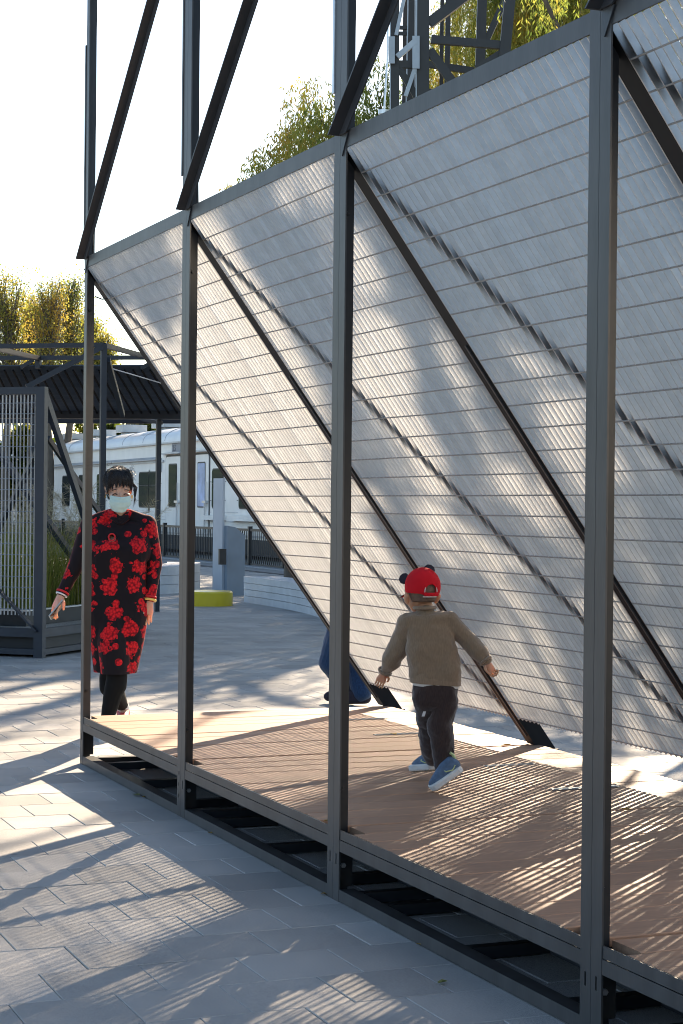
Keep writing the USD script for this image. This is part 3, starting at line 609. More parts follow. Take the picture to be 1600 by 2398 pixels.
# (outline in the photograph, surface, clumps per square metre of shade, distance range towards the sun)
SHADE = [
    ([(815, 345), (1390, 75), (1395, 900), (1330, 850), (1250, 770), (1150, 730), (1060, 690), (950, 560)], "panel", 30, (11, 16)),
    ([(1110, 780), (1180, 830), (1245, 960), (1200, 1000), (1130, 850)], "panel", 24, (11, 15)),
    ([(1405, 60), (1600, -60), (1600, 950), (1530, 930), (1440, 880), (1405, 860)], "panel", 30, (11, 16)),
    ([(545, 500), (640, 440), (700, 500), (765, 640), (812, 900), (770, 880), (700, 760), (610, 630)], "panel", 46, (16, 20)),
    ([(690, 380), (780, 360), (780, 480), (740, 470)], "panel", 10, (16, 20)),
    ([(930, 600), (985, 690), (1010, 800), (1060, 950), (1110, 1150), (1150, 1330), (1080, 1300), (1050, 1150), (990, 960), (940, 760)], "panel", 40, (11, 15)),
    ([(820, 420), (870, 480), (930, 640), (900, 650), (830, 560)], "panel", 30, (15, 19)),
    ([(822, 930), (870, 960), (930, 1160), (1010, 1330), (950, 1330), (880, 1150)], "panel", 32, (15, 19)),
    ([(205, 625), (400, 530), (420, 610), (380, 690), (300, 690), (250, 680)], "panel", 26, (16, 20)),
    ([(340, 640), (425, 600), (425, 720), (415, 900), (380, 800)], "panel", 18, (16, 20)),
    ([(1000, 1300), (1100, 1330), (1240, 1500), (1330, 1700), (1250, 1640), (1100, 1480)], "panel", 24, (11, 15)),
    ([(1280, 1350), (1350, 1420), (1350, 1560), (1300, 1480)], "panel", 20, (11, 15)),
    ([(1430, 1130), (1600, 1180), (1600, 1260), (1440, 1250)], "panel", 22, (11, 15)),
    ([(200, 1430), (770, 1440), (770, 1655), (430, 1665), (200, 1640)], "ground", 12, (15, 21)),
    ([(360, 1340), (780, 1330), (780, 1440), (360, 1430)], "ground", 9, (14, 20)),
    ([(-60, 1690), (80, 1650), (190, 1625), (190, 1700), (60, 1750), (-60, 1790)], "ground", 15, (14, 18)),
    ([(-60, 1790), (100, 1755), (190, 1745), (190, 1770), (80, 1800), (-60, 1840)], "ground", 11, (13, 17)),
    ([(-60, 1900), (60, 1880), (200, 1830), (100, 1900), (-60, 1950)], "ground", 5, (13, 17)),
    ([(520, 2150), (700, 2130), (640, 2200), (500, 2230)], "ground", 6, (12, 16)),
    ([(800, 1900), (1330, 1840), (1340, 1960), (1000, 2010), (860, 1980)], "deck", 14, (11, 15)),
    ([(1000, 2050), (1330, 1990), (1340, 2060), (1150, 2080)], "deck", 10, (11, 15)),
    ([(1410, 2180), (1600, 2080), (1600, 2280)], "deck", 12, (11, 15)),
    ([(1240, 1760), (1350, 1770), (1350, 1850), (1270, 1830)], "deck", 8, (11, 15)),
]
BANDS = [[(1180, 1180), (1235, 1180), (1335, 1400), (1395, 1570), (1340, 1550), (1265, 1380)], [(865, 1180), (910, 1180), (1010, 1370), (1085, 1530), (1040, 1530), (940, 1370)], [(1440, 1290), (1500, 1290), (1600, 1490), (1600, 1600)], [(1425, 960), (1470, 960), (1560, 1130), (1500, 1130)], [(1105, 900), (1150, 900), (1215, 1060), (1180, 1080)]]
for b_ in BANDS: SHADE.append((b_, "panel", 36, (11, 15)))
LIT = [      # where the photograph shows sun: gaps in the crowns
    ([(455, 540), (530, 620), (640, 760), (740, 940), (765, 1010), (765, 1440), (640, 1290), (455, 1010), (300, 790), (262, 705), (330, 712), (400, 800), (430, 700)], .97),
    ([(470, 515), (520, 500), (560, 560), (650, 690), (760, 900), (765, 1010), (640, 800), (480, 560)], .95), ([(590, 440), (690, 395), (700, 480), (640, 450)], .9), ([(395, 520), (430, 505), (430, 600), (410, 600)], .9),
    ([(820, 720), (880, 700), (945, 730), (985, 830), (990, 930), (1055, 1050), (1070, 1200), (1020, 1230), (960, 1040), (900, 950), (820, 900)], .97), ([(815, 500), (850, 500), (920, 660), (850, 690), (815, 600)], .9),
    ([(1015, 720), (1050, 760), (1130, 900), (1190, 1000), (1250, 1140), (1310, 1240), (1240, 1230), (1160, 1100), (1080, 900), (1030, 800)], .93), ([(1190, 790), (1300, 820), (1350, 870), (1250, 860)], .9),
    ([(1260, 930), (1395, 890), (1395, 1190), (1330, 1130)], .95), ([(820, 1110), (900, 1130), (990, 1310), (1100, 1500), (1060, 1600), (900, 1600), (820, 1500)], .93),
    ([(1410, 890), (1470, 920), (1560, 1110), (1420, 1110)], .95), ([(1420, 1270), (1600, 1290), (1600, 1720), (1420, 1530)], .85), ([(1120, 1330), (1240, 1350), (1350, 1470), (1340, 1650), (1250, 1560)], .8),
    ([(-60, 1990), (290, 1925), (118, 1828), (-60, 1885)], .98), ([(-60, 1545), (185, 1550), (185, 1640), (-60, 1700)], .7), ([(-60, 2020), (290, 1945), (620, 2120), (350, 2210), (-60, 2130)], .96), ([(190, 1690), (260, 1720), (260, 1790), (190, 1780)], .8),
    ([(330, 2420), (540, 2260), (800, 2180), (1030, 2300), (1080, 2420)], .93),
    ([(190, 1680), (770, 1655), (640, 1715), (437, 1760)], .97), ([(815, 1655), (925, 1650), (1235, 1752), (1180, 1778)], .97), ([(1190, 1790), (1290, 1770), (1330, 1800), (1250, 1810)], .6),
    ([(440, 1765), (770, 1680), (1030, 1735), (960, 1800), (600, 1930)], .9), ([(1010, 1840), (1180, 1785), (1330, 1850), (1100, 1960), (1000, 1990)], .9), ([(1150, 2060), (1340, 1990), (1340, 2160)], .9), ([(1410, 1900), (1600, 1870), (1600, 2060), (1410, 2150)], .95), ([(1420, 1800), (1600, 1760), (1600, 1870), (1420, 1860)], .8),
]
def fall_px(P):
    """the picture place where the shadow of a point falls: on the grating, else on deck or paving"""
    s1 = shade_of(P); u = (s1 - P0) @ DOWN; hit = (s1[:, 0] > 0) & (s1[:, 0] < NB * S) & (u > 0) & (u < LEN * .95)
    g1 = P - SUN * ((P[:, 2:] - HD) / SUN[2]); dk = (g1[:, 0] > 0) & (g1[:, 0] < NB * S) & (g1[:, 1] > 0) & (g1[:, 1] < D + .04)
    g0 = P - SUN * (P[:, 2:] / SUN[2]); q = np.where(hit[:, None], s1, np.where(dk[:, None], g1, g0)); px = to_px(q); px[((q - CAM) @ cF) < 1] = -9999
    # sun that comes through the grating also reaches deck and paving
    px2 = to_px(np.where(dk[:, None], g1, g0)); px2[((g0 - CAM) @ cF) < 1] = -9999
    return px, px2
def carve(P, rng):
    a, b = fall_px(P); keep = np.ones(len(P), bool); r = rng.random(len(P))
    band = np.zeros(len(P), bool)
    for b_ in BANDS: band |= in_poly(b_, a)
    for poly, pr in LIT:
        keep &= ~(in_poly(poly, a) & (r < pr + .06) & ~band)
        if min(p[1] for p in poly) > 1500: keep &= ~(in_poly(poly, b) & (r < pr))
    for z_ in (.5, .9, 1.3, 1.65):      # the woman stands in a gap of sun
        q = P - SUN * ((P[:, 2:] - z_) / SUN[2]); keep &= ~((np.hypot(q[:, 0] + 1.55, q[:, 1] - .60) < .42) & (r < .95))
    return keep
def shade_of(P):       # where P's shadow falls on the panel plane
    t = ((P - P0) @ PN) / (SUN @ PN); return P - t[:, None] * SUN
clumps = []
for poly, where, dens, (d0, d1) in SHADE:
    pl_ = A(poly, float); lo, hi = pl_.min(0), pl_.max(0)
    n = 20000; pts = lo + rngW.random((n, 2)) * (hi - lo); pts = pts[in_poly(poly, pts)]
    if where == "panel": q = A([on_panel(*p) for p in pts[:4000]])
    else: q = A([on_z(*p, HD if where == "deck" else 0.0) for p in pts[:4000]])
    # choose evenly over the surface, by area
    nrm = PN if where == "panel" else A([0, 0, 1.0])
    w = np.linalg.norm(q - CAM, axis=1) ** 2 / np.abs(((q - CAM) / np.linalg.norm(q - CAM, axis=1, keepdims=True)) @ nrm)
    ext = w.sum() / len(pts[:4000]) * ((hi - lo).prod() * len(pts) / n) / FPX ** 2 * abs(nrm @ SUN)          # shade area seen from the sun
    k = int(ext * dens * (5.0 if where == 'panel' else 2.2)); idx = rngW.choice(len(q), k, p=w / w.sum())
    clumps.append(q[idx] + SUN * (d0 + (d1 - d0) * rngW.random((k, 1))))
for x0, x1, y0, y1, dens in ((-1.2, 9.5, 2.02, 3.2, 26), (-3.0, 9.5, 3.2, 8.0, 13)):      # the ground behind the grating lies in shade
    k = int((x1 - x0) * (y1 - y0) * SUN[2] * dens * 1.6); q = np.c_[rngW.uniform(x0, x1, k), rngW.uniform(y0, y1, k), np.zeros(k)]
    clumps.append(q + SUN * rngW.uniform(14, 20, (k, 1)))
clumps = np.vstack(clumps)
# crowns also go on where nothing tells their shade: beyond the frame's right and top
TREES = [(-12.0, 10.6, 4.8), (-5.2, 8.6, 3.8), (-15.5, 10.6, 4.5), (-24.5, 14.0, 5.0)]
extra = []
for (tx, ty, th), R, n in zip(TREES, (2.6, 2.8, 3.0, 3.4), (160, 240, 200, 320)):
    p = A([tx, ty, th + 3.2]) + rngW.normal(size=(n, 3)) * (R * .5, R * .5, 1.3)
    extra.append(p)
extra = np.vstack(extra); sh = shade_of(extra); spx = to_px(sh)
front = (spx[:, 0] > -100) & (spx[:, 0] < 1700) & (spx[:, 1] > -100) & (spx[:, 1] < 2500) & (sh[:, 0] > -.3) & (sh[:, 2] > -.2)
gx = extra - SUN * (extra[:, 2:] / SUN[2]); gpx = to_px(gx)
front |= (gpx[:, 0] > -50) & (gpx[:, 0] < 1650) & (gpx[:, 1] > 1500) & (gpx[:, 1] < 2450) & (depth(gx.mean(0)) > -99) & (((gx - CAM) @ cF) > 2)
clumps = np.vstack([clumps, extra[~front]])
cpx = to_px(clumps); clumps = clumps[~((cpx[:, 0] < 1010) & (cpx[:, 0] > -60) & (cpx[:, 1] < 660 - 0.46 * (cpx[:, 0] - 198)) & (cpx[:, 1] > -120))]
cpx = to_px(clumps); clumps = clumps[~((cpx[:, 0] < 1240) & (cpx[:, 0] > 860) & (cpx[:, 1] < 330) & (cpx[:, 1] > -160))]
own = np.argmin([np.hypot(clumps[:, 0] - t[0], clumps[:, 1] - t[1]) for t in TREES], axis=0)
TL_ = ["weeping willow with yellow green leaves nearest behind the pavilion's third bay", "weeping willow rising behind the upper right corner of the grating", "weeping willow hidden mostly behind the middle of the grating", "spreading willow far behind the sloping grating beside the seat wall"]
for k, (tx, ty, th) in enumerate(TREES):
    rng = np.random.default_rng(100 + k); C = clumps[own == k]
    t = thing("willow_tree", TL_[k], "tree", (tx, ty, 0), "willows behind the pavilion")
    mb = MB(); top = A([tx + .2, ty - .1, th + 1.5]); trunk = wob((tx, ty, -.1), top, rng, 8, .05); mb.tube(trunk, np.linspace(.26, .13, 8), 9); mb.build("trunk", "bark", t, smooth=50)
    mb = MB()
    pick = C[rng.choice(len(C), min(60, len(C)), replace=False)] + A([0, 0, .35])
    for j, p in enumerate(pick):
        if not carve(np.vstack([p[None], p * .7 + trunk[5] * .3, p * .4 + trunk[5] * .6 + A([0, 0, .3])]), rng).all(): continue
        s0 = trunk[4 + j % 4]; mid = s0 * .45 + p * .55 + A([0, 0, .5]); path = np.vstack([wob(s0, mid, rng, 4, .12), wob(mid, p, rng, 4, .15)[1:]])
        mb.tube(path, np.linspace(.055, .010, len(path)), 5)
    mb.build("branches", "bark", t, smooth=50)
    mb = MB(); Ps, Ax = [], []
    for p in C:
        ns = 6
        for _ in range(ns):
            s0 = p + rng.normal(size=3) * (.13, .13, .10); ln = rng.uniform(.35, .75); kk = int(ln * 26)
            tt = np.linspace(0, 1, kk)[:, None]; drift = rng.normal(size=3) * (.12, .12, 0)
            Ps.append(s0 + tt * A([0, 0, -ln]) + drift * tt ** 1.5 + rng.normal(size=(kk, 3)) * .022 + A([0, 0, ln * .5]))
            Ax.append(np.c_[rng.normal(size=(kk, 2)) * .55, np.full(kk, -1.0)])
    Ps, Ax = np.vstack(Ps), np.vstack(Ax); kp = carve(Ps, rng); Ps, Ax = Ps[kp], Ax[kp]; base = meshkit.fbm(Ps * .7, 3, k)
    tone = (base - .5) * 1.5 + .42 + rng.normal(size=len(Ps)) * .16
    mb.add(*leaves(Ps, Ax, rng.uniform(.075, .12, len(Ps)), rng.uniform(.018, .028, len(Ps)), tone, rng)); mb.build("crown", "willow_leaf", t, tone=True)

# ---- willows seen above the shoulder beams
def willow(label, blobs, base, seed, nstr, group="willows seen above the beams"):
    rng = np.random.default_rng(seed); t = thing("willow_tree", label, "tree", (*base[:2], 0), group)
    blobs = [(at(px, py, Z), r) for px, py, Z, r in blobs]
    tops = A([b[0] for b in blobs]); cen = tops.mean(0)
    tr_ = wob((base[0], base[1], -.1), (cen[0], cen[1], cen[2] - .8), rng, 8, .05); MB().tube(tr_, np.linspace(.30, .12, 8), 9).build("trunk", "bark", t, smooth=50)
    mb = MB(); Ps, Ax = [], []
    for c, r in blobs:
        mb.tube(np.vstack([wob(tr_[5], (tr_[5] + c) / 2 + A([0, 0, .6]), rng, 4, .1), wob((tr_[5] + c) / 2 + A([0, 0, .6]), c, rng, 4, .1)[1:]]), np.linspace(.06, .012, 7), 5)
        for _ in range(int(nstr * r * r)):
            u = rng.normal(size=3); u /= np.linalg.norm(u); u[2] = abs(u[2]) * .9 - .1
            s0 = c + u * r * rng.uniform(.6, 1.0); ln = rng.uniform(.5, 1.6) * (0.6 + .5 * r); out = u * A([1, 1, 0]) * rng.uniform(.1, .45)
            kk = int(ln * 26); tt = np.linspace(0, 1, kk)[:, None]
            P_ = s0 + out * np.sqrt(tt) * r * .5 + A([0, 0, -1.0]) * ln * tt ** 1.4 + rng.normal(size=(kk, 3)) * .03 + rng.normal(size=3) * A([.1, .1, 0]) * tt
            Ps.append(P_); Ax.append(np.c_[rng.normal(size=(kk, 2)) * .6, np.full(kk, -1.0)])
            if rng.random() < .12: mb.tube(P_[:: max(1, kk // 5)], .005, 3)
    mb.build("branches", "bark", t, smooth=50)
    Ps, Ax = np.vstack(Ps), np.vstack(Ax)
    tone = (meshkit.fbm(Ps * .55, 3, seed) - .5) * 2.0 + .46 + rng.normal(size=len(Ps)) * .18
    mb = MB(); mb.add(*leaves(Ps, Ax, rng.uniform(.10, .17, len(Ps)), rng.uniform(.024, .036, len(Ps)), tone, rng)); mb.build("crown", "willow_leaf", t, tone=True)
Zw = 38.0
willow("yellow green weeping willow seen low between second and third posts", [(640, 385, Zw, .62), (600, 420, Zw, .4), (690, 345, Zw - .3, .7), (530, 440, Zw, .22), (668, 430, Zw, .8), (580, 470, Zw, .6)], at(700, 1190, Zw), 5, 95)
willow("tall weeping willow rising behind the third post and brace", [(730, 235, Zw + 2, .75), (760, 290, Zw + 1, .9), (730, 330, Zw + 1, .8), (800, 330, Zw + 1, 1.0), (850, 260, Zw + 2, .9), (880, 200, Zw + 2, .9), (900, 330, Zw + 2, 1.2)], at(840, 1190, Zw + 2), 6, 70)
willow("broad golden willow behind the lattice tower at the top", [(px, py, Z + 25, r * 1.75) for px, py, Z, r in [(1130, 90, 34, 1.1), (1060, 160, 34, .9), (1180, 20, 34, 1.3), (1250, 60, 33, 1.2), (1320, 40, 33, 1.2), (1380, 0, 33, 1.2), (1100, 230, 34, 1.0), (1210, 150, 33, 1.0), (1030, 250, 35, .8), (1300, -60, 33, 1.4), (1420, -60, 33, 1.3), (1180, -80, 34, 1.1)]], at(1220, 1190, 59), 7, 62)

# ---- poplars beyond the carriage, and the hedge in front of them
def poplar(label, px, ytop, ybase, Z, halfw, seed):
    rng = np.random.default_rng(seed); p0 = at(px, 1190, Z); sc = Z / FPX; top = at(px, ytop, Z)[2]; zb = at(px, ybase, Z)[2]
    t = thing("poplar_tree", label, "tree", (*p0[:2], 0), "poplars behind the canopy")
    tr_ = wob((p0[0], p0[1], -.1), (p0[0], p0[1], top - 1.2), rng, 9, .02); MB().tube(tr_, np.linspace(.22, .05, 9), 8).build("trunk", "bark", t, smooth=50)
    mb = MB(); Ps = []
    for i in range(120):
        h = rng.uniform(.0, 1.0) ** .8; z0 = zb + (top - zb) * h * .82; R = halfw * sc * (1.35 - .8 * h) * rng.uniform(.3, 1.2); an = rng.uniform(0, 2 * PI)
        a = A([p0[0], p0[1], max(z0 - 1.0, 1.0)]); b = A([p0[0] + R * math.cos(an), p0[1] + R * math.sin(an), min(z0 + rng.uniform(.8, 2.4), top + rng.uniform(-.6, .25))])
        path = wob(a, b, rng, 5, .08); mb.tube(path, np.linspace(.025, .006, 5), 4)
        k = int(rng.uniform(15, 95)); tt = rng.random(k) ** .7; ix = np.clip((tt * 4).astype(int), 0, 3); fr = (tt * 4 - ix)[:, None]
        Ps.append(path[ix] * (1 - fr) + path[ix + 1] * fr + rng.normal(size=(k, 3)) * .19)
    mb.build("branches", "bark", t)
    Ps = np.vstack(Ps); tone = (meshkit.fbm(Ps * .5, 3, seed) - .5) * 2.2 + .40 + (Ps[:, 2] - zb) / (top - zb) * .28 + rng.normal(size=len(Ps)) * .2
    mb = MB(); mb.add(*leaves(Ps, rng.normal(size=Ps.shape), rng.uniform(.06, .11, len(Ps)), rng.uniform(.05, .085, len(Ps)), tone, rng)); mb.build("crown", "poplar_leaf", t, tone=True)
ZP_ = 72
for i, (px, yt, hw, dz, lb) in enumerate(((15, 640, 62, 0, "autumn poplar at the far left with the thickest golden top"), (75, 700, 40, 3, "low thin poplar second from the left above the canopy"), (112, 655, 46, -1, "slender poplar with green top left of the first post"), (160, 640, 42, 1, "tallest poplar just left of the first post"), (205, 745, 36, 4, "small sparse poplar behind the first post"), (238, 790, 26, 2, "shortest sparse poplar right of the first post"), (-60, 660, 60, 2, "poplar crown cut by the left picture edge"))):
    poplar(lb, px, yt, 930, ZP_ + dz, hw, 300 + i)
def shrub(label, px, ytop, Z, halfw, seed, dark):
    rng = np.random.default_rng(seed); c = at(px, ytop, Z); top = c[2]; p0 = A([c[0], c[1], 0]); R = halfw * Z / FPX
    t = thing("shrub", label, "shrub", p0, "bushy trees behind the carriage")
    MB().tube(wob(p0 - A([0, 0, .1]), p0 + A([0, 0, top * .7]), rng, 6, .05), np.linspace(.14, .05, 6), 7).build("trunk", "bark", t)
    n = 5200; u = rng.normal(size=(n, 3)); u /= np.linalg.norm(u, axis=1, keepdims=True); u *= (rng.random((n, 1)) ** .35)
    P_ = p0 + A([0, 0, top * .58]) + u * A([R, R, top * .46]); keep = meshkit.fbm(P_ * .9, 3, seed) > .40; P_ = P_[keep]
    tone = (meshkit.fbm(P_ * .6, 3, seed + 1) - .5) * 2.4 + (.30 if dark else .62) + rng.normal(size=len(P_)) * .2
    mb = MB(); mb.add(*leaves(P_, rng.normal(size=P_.shape), rng.uniform(.2, .34, len(P_)), rng.uniform(.16, .24, len(P_)), tone, rng)); mb.build("crown", "shrub_leaf", t, tone=True)
for i, (px, yt, hw, dk, lb) in enumerate(((-20, 985, 70, 0, "yellow green bushy tree behind the far left of the carriage"), (60, 1000, 60, 0, "bushy tree behind the carriage seen through the upright grating"), (130, 1000, 60, 1, "green bushy tree between the frame corner and first post"), (205, 985, 55, 0, "golden bushy tree right behind the first post and carriage roof"), (262, 1000, 45, 1, "dark round bushy tree right of the canopy post"), (330, 980, 60, 1, "green bushy tree over the carriage roof"), (410, 985, 55, 0, "bushy tree behind the second post"), (480, 1000, 70, 1, "dark bushy tree hidden mostly by the sloping grating"))):
    shrub(lb, px, yt, 78, hw, 400 + i, dk)
far = []
for i, x in enumerate(np.linspace(-120, -22, 22)):
    rng = np.random.default_rng(600 + i)
    n = 900; u = rng.normal(size=(n, 3)); u /= np.linalg.norm(u, axis=1, keepdims=True); h = rng.uniform(3.5, 5.0)
    far.append(A([x, 44 + rng.uniform(-3, 3), h * .45]) + u * (rng.random((n, 1)) ** .4) * A([3.2, 2.5, h * .55]))
bel_ = []  # unseen trees, added for dark reflections in the carriage's panes
for i in range(30):
    rng = np.random.default_rng(900 + i); n = 420; u = rng.normal(size=(n, 3)); u /= np.linalg.norm(u, axis=1, keepdims=True); h = rng.uniform(6, 10)
    bel_.append(A([-250 + i * 3.6, -27 - rng.uniform(0, 5), h * .5]) + u * (rng.random((n, 1)) ** .35) * A([3.4, 3.0, h * .52]))
for i in range(34):
    rng = np.random.default_rng(800 + i); n = 500; u = rng.normal(size=(n, 3)); u /= np.linalg.norm(u, axis=1, keepdims=True); h = rng.uniform(7, 12)
    bel_.append(A([-235 + i * 3.7, -44 - rng.uniform(0, 6), h * .5]) + u * (rng.random((n, 1)) ** .35) * A([3.6, 3.0, h * .52]))
for i in range(64):      # tree belt added behind the camera, unseen, to darken webs and carriage windows
    rng = np.random.default_rng(700 + i); n = 700; u = rng.normal(size=(n, 3)); u /= np.linalg.norm(u, axis=1, keepdims=True); h = rng.uniform(6, 10)
    c_ = A([-110 + i * 3.6, -42 + rng.uniform(-4, 4), h * .5]) if i < 40 else A([36 + rng.uniform(-3, 3), -42 + (i - 40) * 3.6, h * .5])
    bel_.append(c_ + u * (rng.random((n, 1)) ** .35) * A([3.4, 3.0, h * .52]))
P_ = np.vstack(bel_); rng = np.random.default_rng(10); mb = MB(); mb.add(*leaves(P_, rng.normal(size=P_.shape), .7, .6, (meshkit.fbm(P_ * .4, 3, 3) - .5) * .8 + .12, rng)); mb.build("far_trees", "shrub_leaf", None, kind="stuff", tone=True)
P_ = np.vstack(far); rng = np.random.default_rng(9); mb = MB(); mb.add(*leaves(P_, rng.normal(size=P_.shape), .6, .5, (meshkit.fbm(P_ * .4, 3, 3) - .5) * 2 + .35, rng)); mb.build("far_trees", "shrub_leaf", None, kind="stuff", tone=True)

# ---- grasses in the planter
def grass(name, n, region, hmin, hmax, w, droop, m, seed, z0=.38, tone0=.5, tones=.25):
    rng = np.random.default_rng(seed); e = rng.uniform(region[0], region[1], n); q = rng.uniform(region[2], region[3], n)
    base = C0 + e[:, None] * e_ + q[:, None] * n_ + A([0, 0, z0]); h = rng.uniform(hmin, hmax, n) * (0.75 + .5 * meshkit.noise(base * 1.6, seed))
    an = rng.uniform(0, 2 * PI, n); out = np.c_[np.cos(an), np.sin(an), np.zeros(n)]; side = np.c_[-np.sin(an), np.cos(an), np.zeros(n)]; dr = rng.uniform(.2, 1, n) * droop
    K = 6; v = np.zeros((n, K, 2, 3)); 
    for k in range(K):
        t = k / (K - 1); c = base + out * (dr * h * t ** 2)[:, None]; c[:, 2] += h * (t - .45 * dr * t ** 3); ww = w * (1 - t * .85) / 2
        v[:, k, 0] = c + side * ww; v[:, k, 1] = c - side * ww
    b = np.arange(n)[:, None] * K * 2; f = np.vstack([np.vstack([b + [2 * k, 2 * k + 1, 2 * k + 3], b + [2 * k, 2 * k + 3, 2 * k + 2]]) for k in range(K - 1)])
    mb = MB(); mb.add(v.reshape(-1, 3), f, np.repeat(np.clip(tone0 + rng.normal(size=n) * tones, 0, 1), K * 2)); return mb
mb = grass("g", 5200, (.46, 3.4, .5, 2.9), .55, 1.15, .010, .75, "grass_blade", 1); 
g2 = grass("g", 1500, (.46, 3.4, .9, 2.9), .8, 1.35, .008, 1.0, "grass_blade", 2, tone0=.75); v, f, t = g2.arrays(); mb.add(v, f, t)
mb.build("planter_grass", "grass_blade", None, label=None, kind="stuff", tone=True)
rng = np.random.default_rng(33); mb = MB()
for i in range(150):
    b = loc(rng.uniform(.3, 3.4), rng.uniform(1.6, 2.95), .4); h = rng.uniform(.95, 1.5); an = rng.uniform(0, 2 * PI); out = A([math.cos(an), math.sin(an), 0]) * rng.uniform(.15, .5)
    tt = np.linspace(0, 1, 7)[:, None]; path = b + out * tt ** 2 + A([0, 0, 1.0]) * h * (tt - .12 * tt ** 4); mb.tube(path, .002, 3, tone=.4)
    k = 70; s_ = rng.uniform(.72, 1.0, k); ctr_ = b + out * (s_ ** 2)[:, None] + A([0, 0, 1.0]) * (h * (s_ - .12 * s_ ** 4))[:, None]
    mb.add(*leaves(ctr_, np.c_[rng.normal(size=(k, 2)) * .6 + out[:2] * 1.6, rng.uniform(-.6, .9, k)], rng.uniform(.05, .13, k), .0035, rng.uniform(.2, 1, k), rng))
mb.build("plume_grass", "plume", None, kind="stuff", tone=True)
# ---------------------------------------------------------------- people
def skin(name, col): 
    c = A(col)
    mat(name, {"tc": ("texture_coordinate", {}), "n": ("noise_texture", {"scale": 30.0, "detail": 3.0}), "r": ("rgb_ramp", {"ramp": [(0.3, tuple(c * .9)), (0.7, tuple(c * 1.08))]}),
               "p": ("principled_bsdf", {"roughness": 0.48, "specular_ior_level": 0.4, "subsurface_weight": 0.25, "subsurface_scale": 0.01, "subsurface_radius": (1.0, 0.35, 0.2)})},
        [("tc.object", "n.vector"), ("n.fac", "r.fac"), ("r.color", "p.base_color")], "p.BSDF")
skin("skin_woman", (0.50, 0.285, 0.19)); skin("skin_boy", (0.44, 0.235, 0.14))
plain("hair_black", (0.012, 0.010, 0.010), 0.38, 0.6, 90, bump=0.5, bscale=120, stretch=(1, 1, .12), spec=.6)
plain("hair_crop", (0.14, 0.085, 0.055), 0.7, 0.35, 140)
plain("mask_cloth", (0.46, 0.62, 0.58), 0.75, 0.05, 30)
plain("leggings", (0.0035, 0.0035, 0.004), 0.8, 0.2, 40, spec=.2)
plain("sock_white", (0.65, 0.65, 0.64), 0.8); plain("shoe_red", (0.45, 0.03, 0.03), 0.5, .3, 40); plain("sole_white", (0.62, 0.61, 0.58), 0.6, .12, 20); plain("sole_worn", (0.30, 0.25, 0.19), 0.8, .45, 45)
plain("gold", (0.75, 0.50, 0.10), 0.25, metallic=.8); plain("jade_yellow", (0.78, 0.52, 0.12), 0.3); plain("silver_band", (0.75, 0.75, 0.76), 0.3, metallic=.6)
plain("eye_dark", (0.010, 0.008, 0.007), 0.3); plain("brow", (0.05, 0.03, 0.022), 0.8)
plain("phone_black", (0.01, 0.01, 0.012), 0.15); plain("phone_case", (0.30, 0.35, 0.37), 0.3)
def knit(name, col, vary=.14):
    c = A(col)
    mat(name, {"tc": ("texture_coordinate", {}), "mp": ("mapping", {"scale": (40, 40, 9)}), "n": ("noise_texture", {"scale": 6.0, "detail": 4.0}), "n2": ("noise_texture", {"scale": 9.0, "detail": 3.0}), "n3": ("noise_texture", {"scale": 420.0, "detail": 1.0}),
               "r": ("rgb_ramp", {"ramp": [(0.3, tuple(c * (1 - vary))), (0.7, tuple(c * (1 + vary)))]}), "b": ("bump", {"strength": 0.25, "distance": 0.004}), "b2": ("bump", {"strength": 0.35, "distance": 0.02}),
               "p": ("principled_bsdf", {"roughness": 0.9, "specular_ior_level": 0.2, "sheen_weight": 0.35, "sheen_roughness": 0.5})},
        [("tc.object", "mp.vector"), ("mp.vector", "n.vector"), ("tc.object", "n2.vector"), ("tc.object", "n3.vector"), ("n.fac", "r.fac"), ("r.color", "p.base_color"), ("n2.fac", "b2.height"), ("n3.fac", "b.height"), ("b2.normal", "b.normal"), ("b.normal", "p.normal")], "p.BSDF")
knit("sweater_tan", (0.225, 0.158, 0.100)); knit("sweater_rib", (0.25, 0.175, 0.112)); knit("trousers_brown", (0.040, 0.025, 0.022), .25); knit("denim", (0.012, 0.036, 0.088), .4); knit("jacket_dark", (0.03, 0.032, 0.04), .2)
plain("cap_red", (0.56, 0.012, 0.020), 0.92, 0.12, 14, spec=.15, bump=.25, bscale=260); plain("cap_dark", (0.018, 0.013, 0.022), 0.85, .3, 80); plain("cap_trim", (0.60, 0.52, 0.46), 0.8)
plain("shoe_blue", (0.075, 0.125, 0.20), 0.65, .3, 60); plain("shoe_lime", (0.50, 0.55, 0.25), 0.6); plain("shirt_white", (0.62, 0.60, 0.57), 0.85)
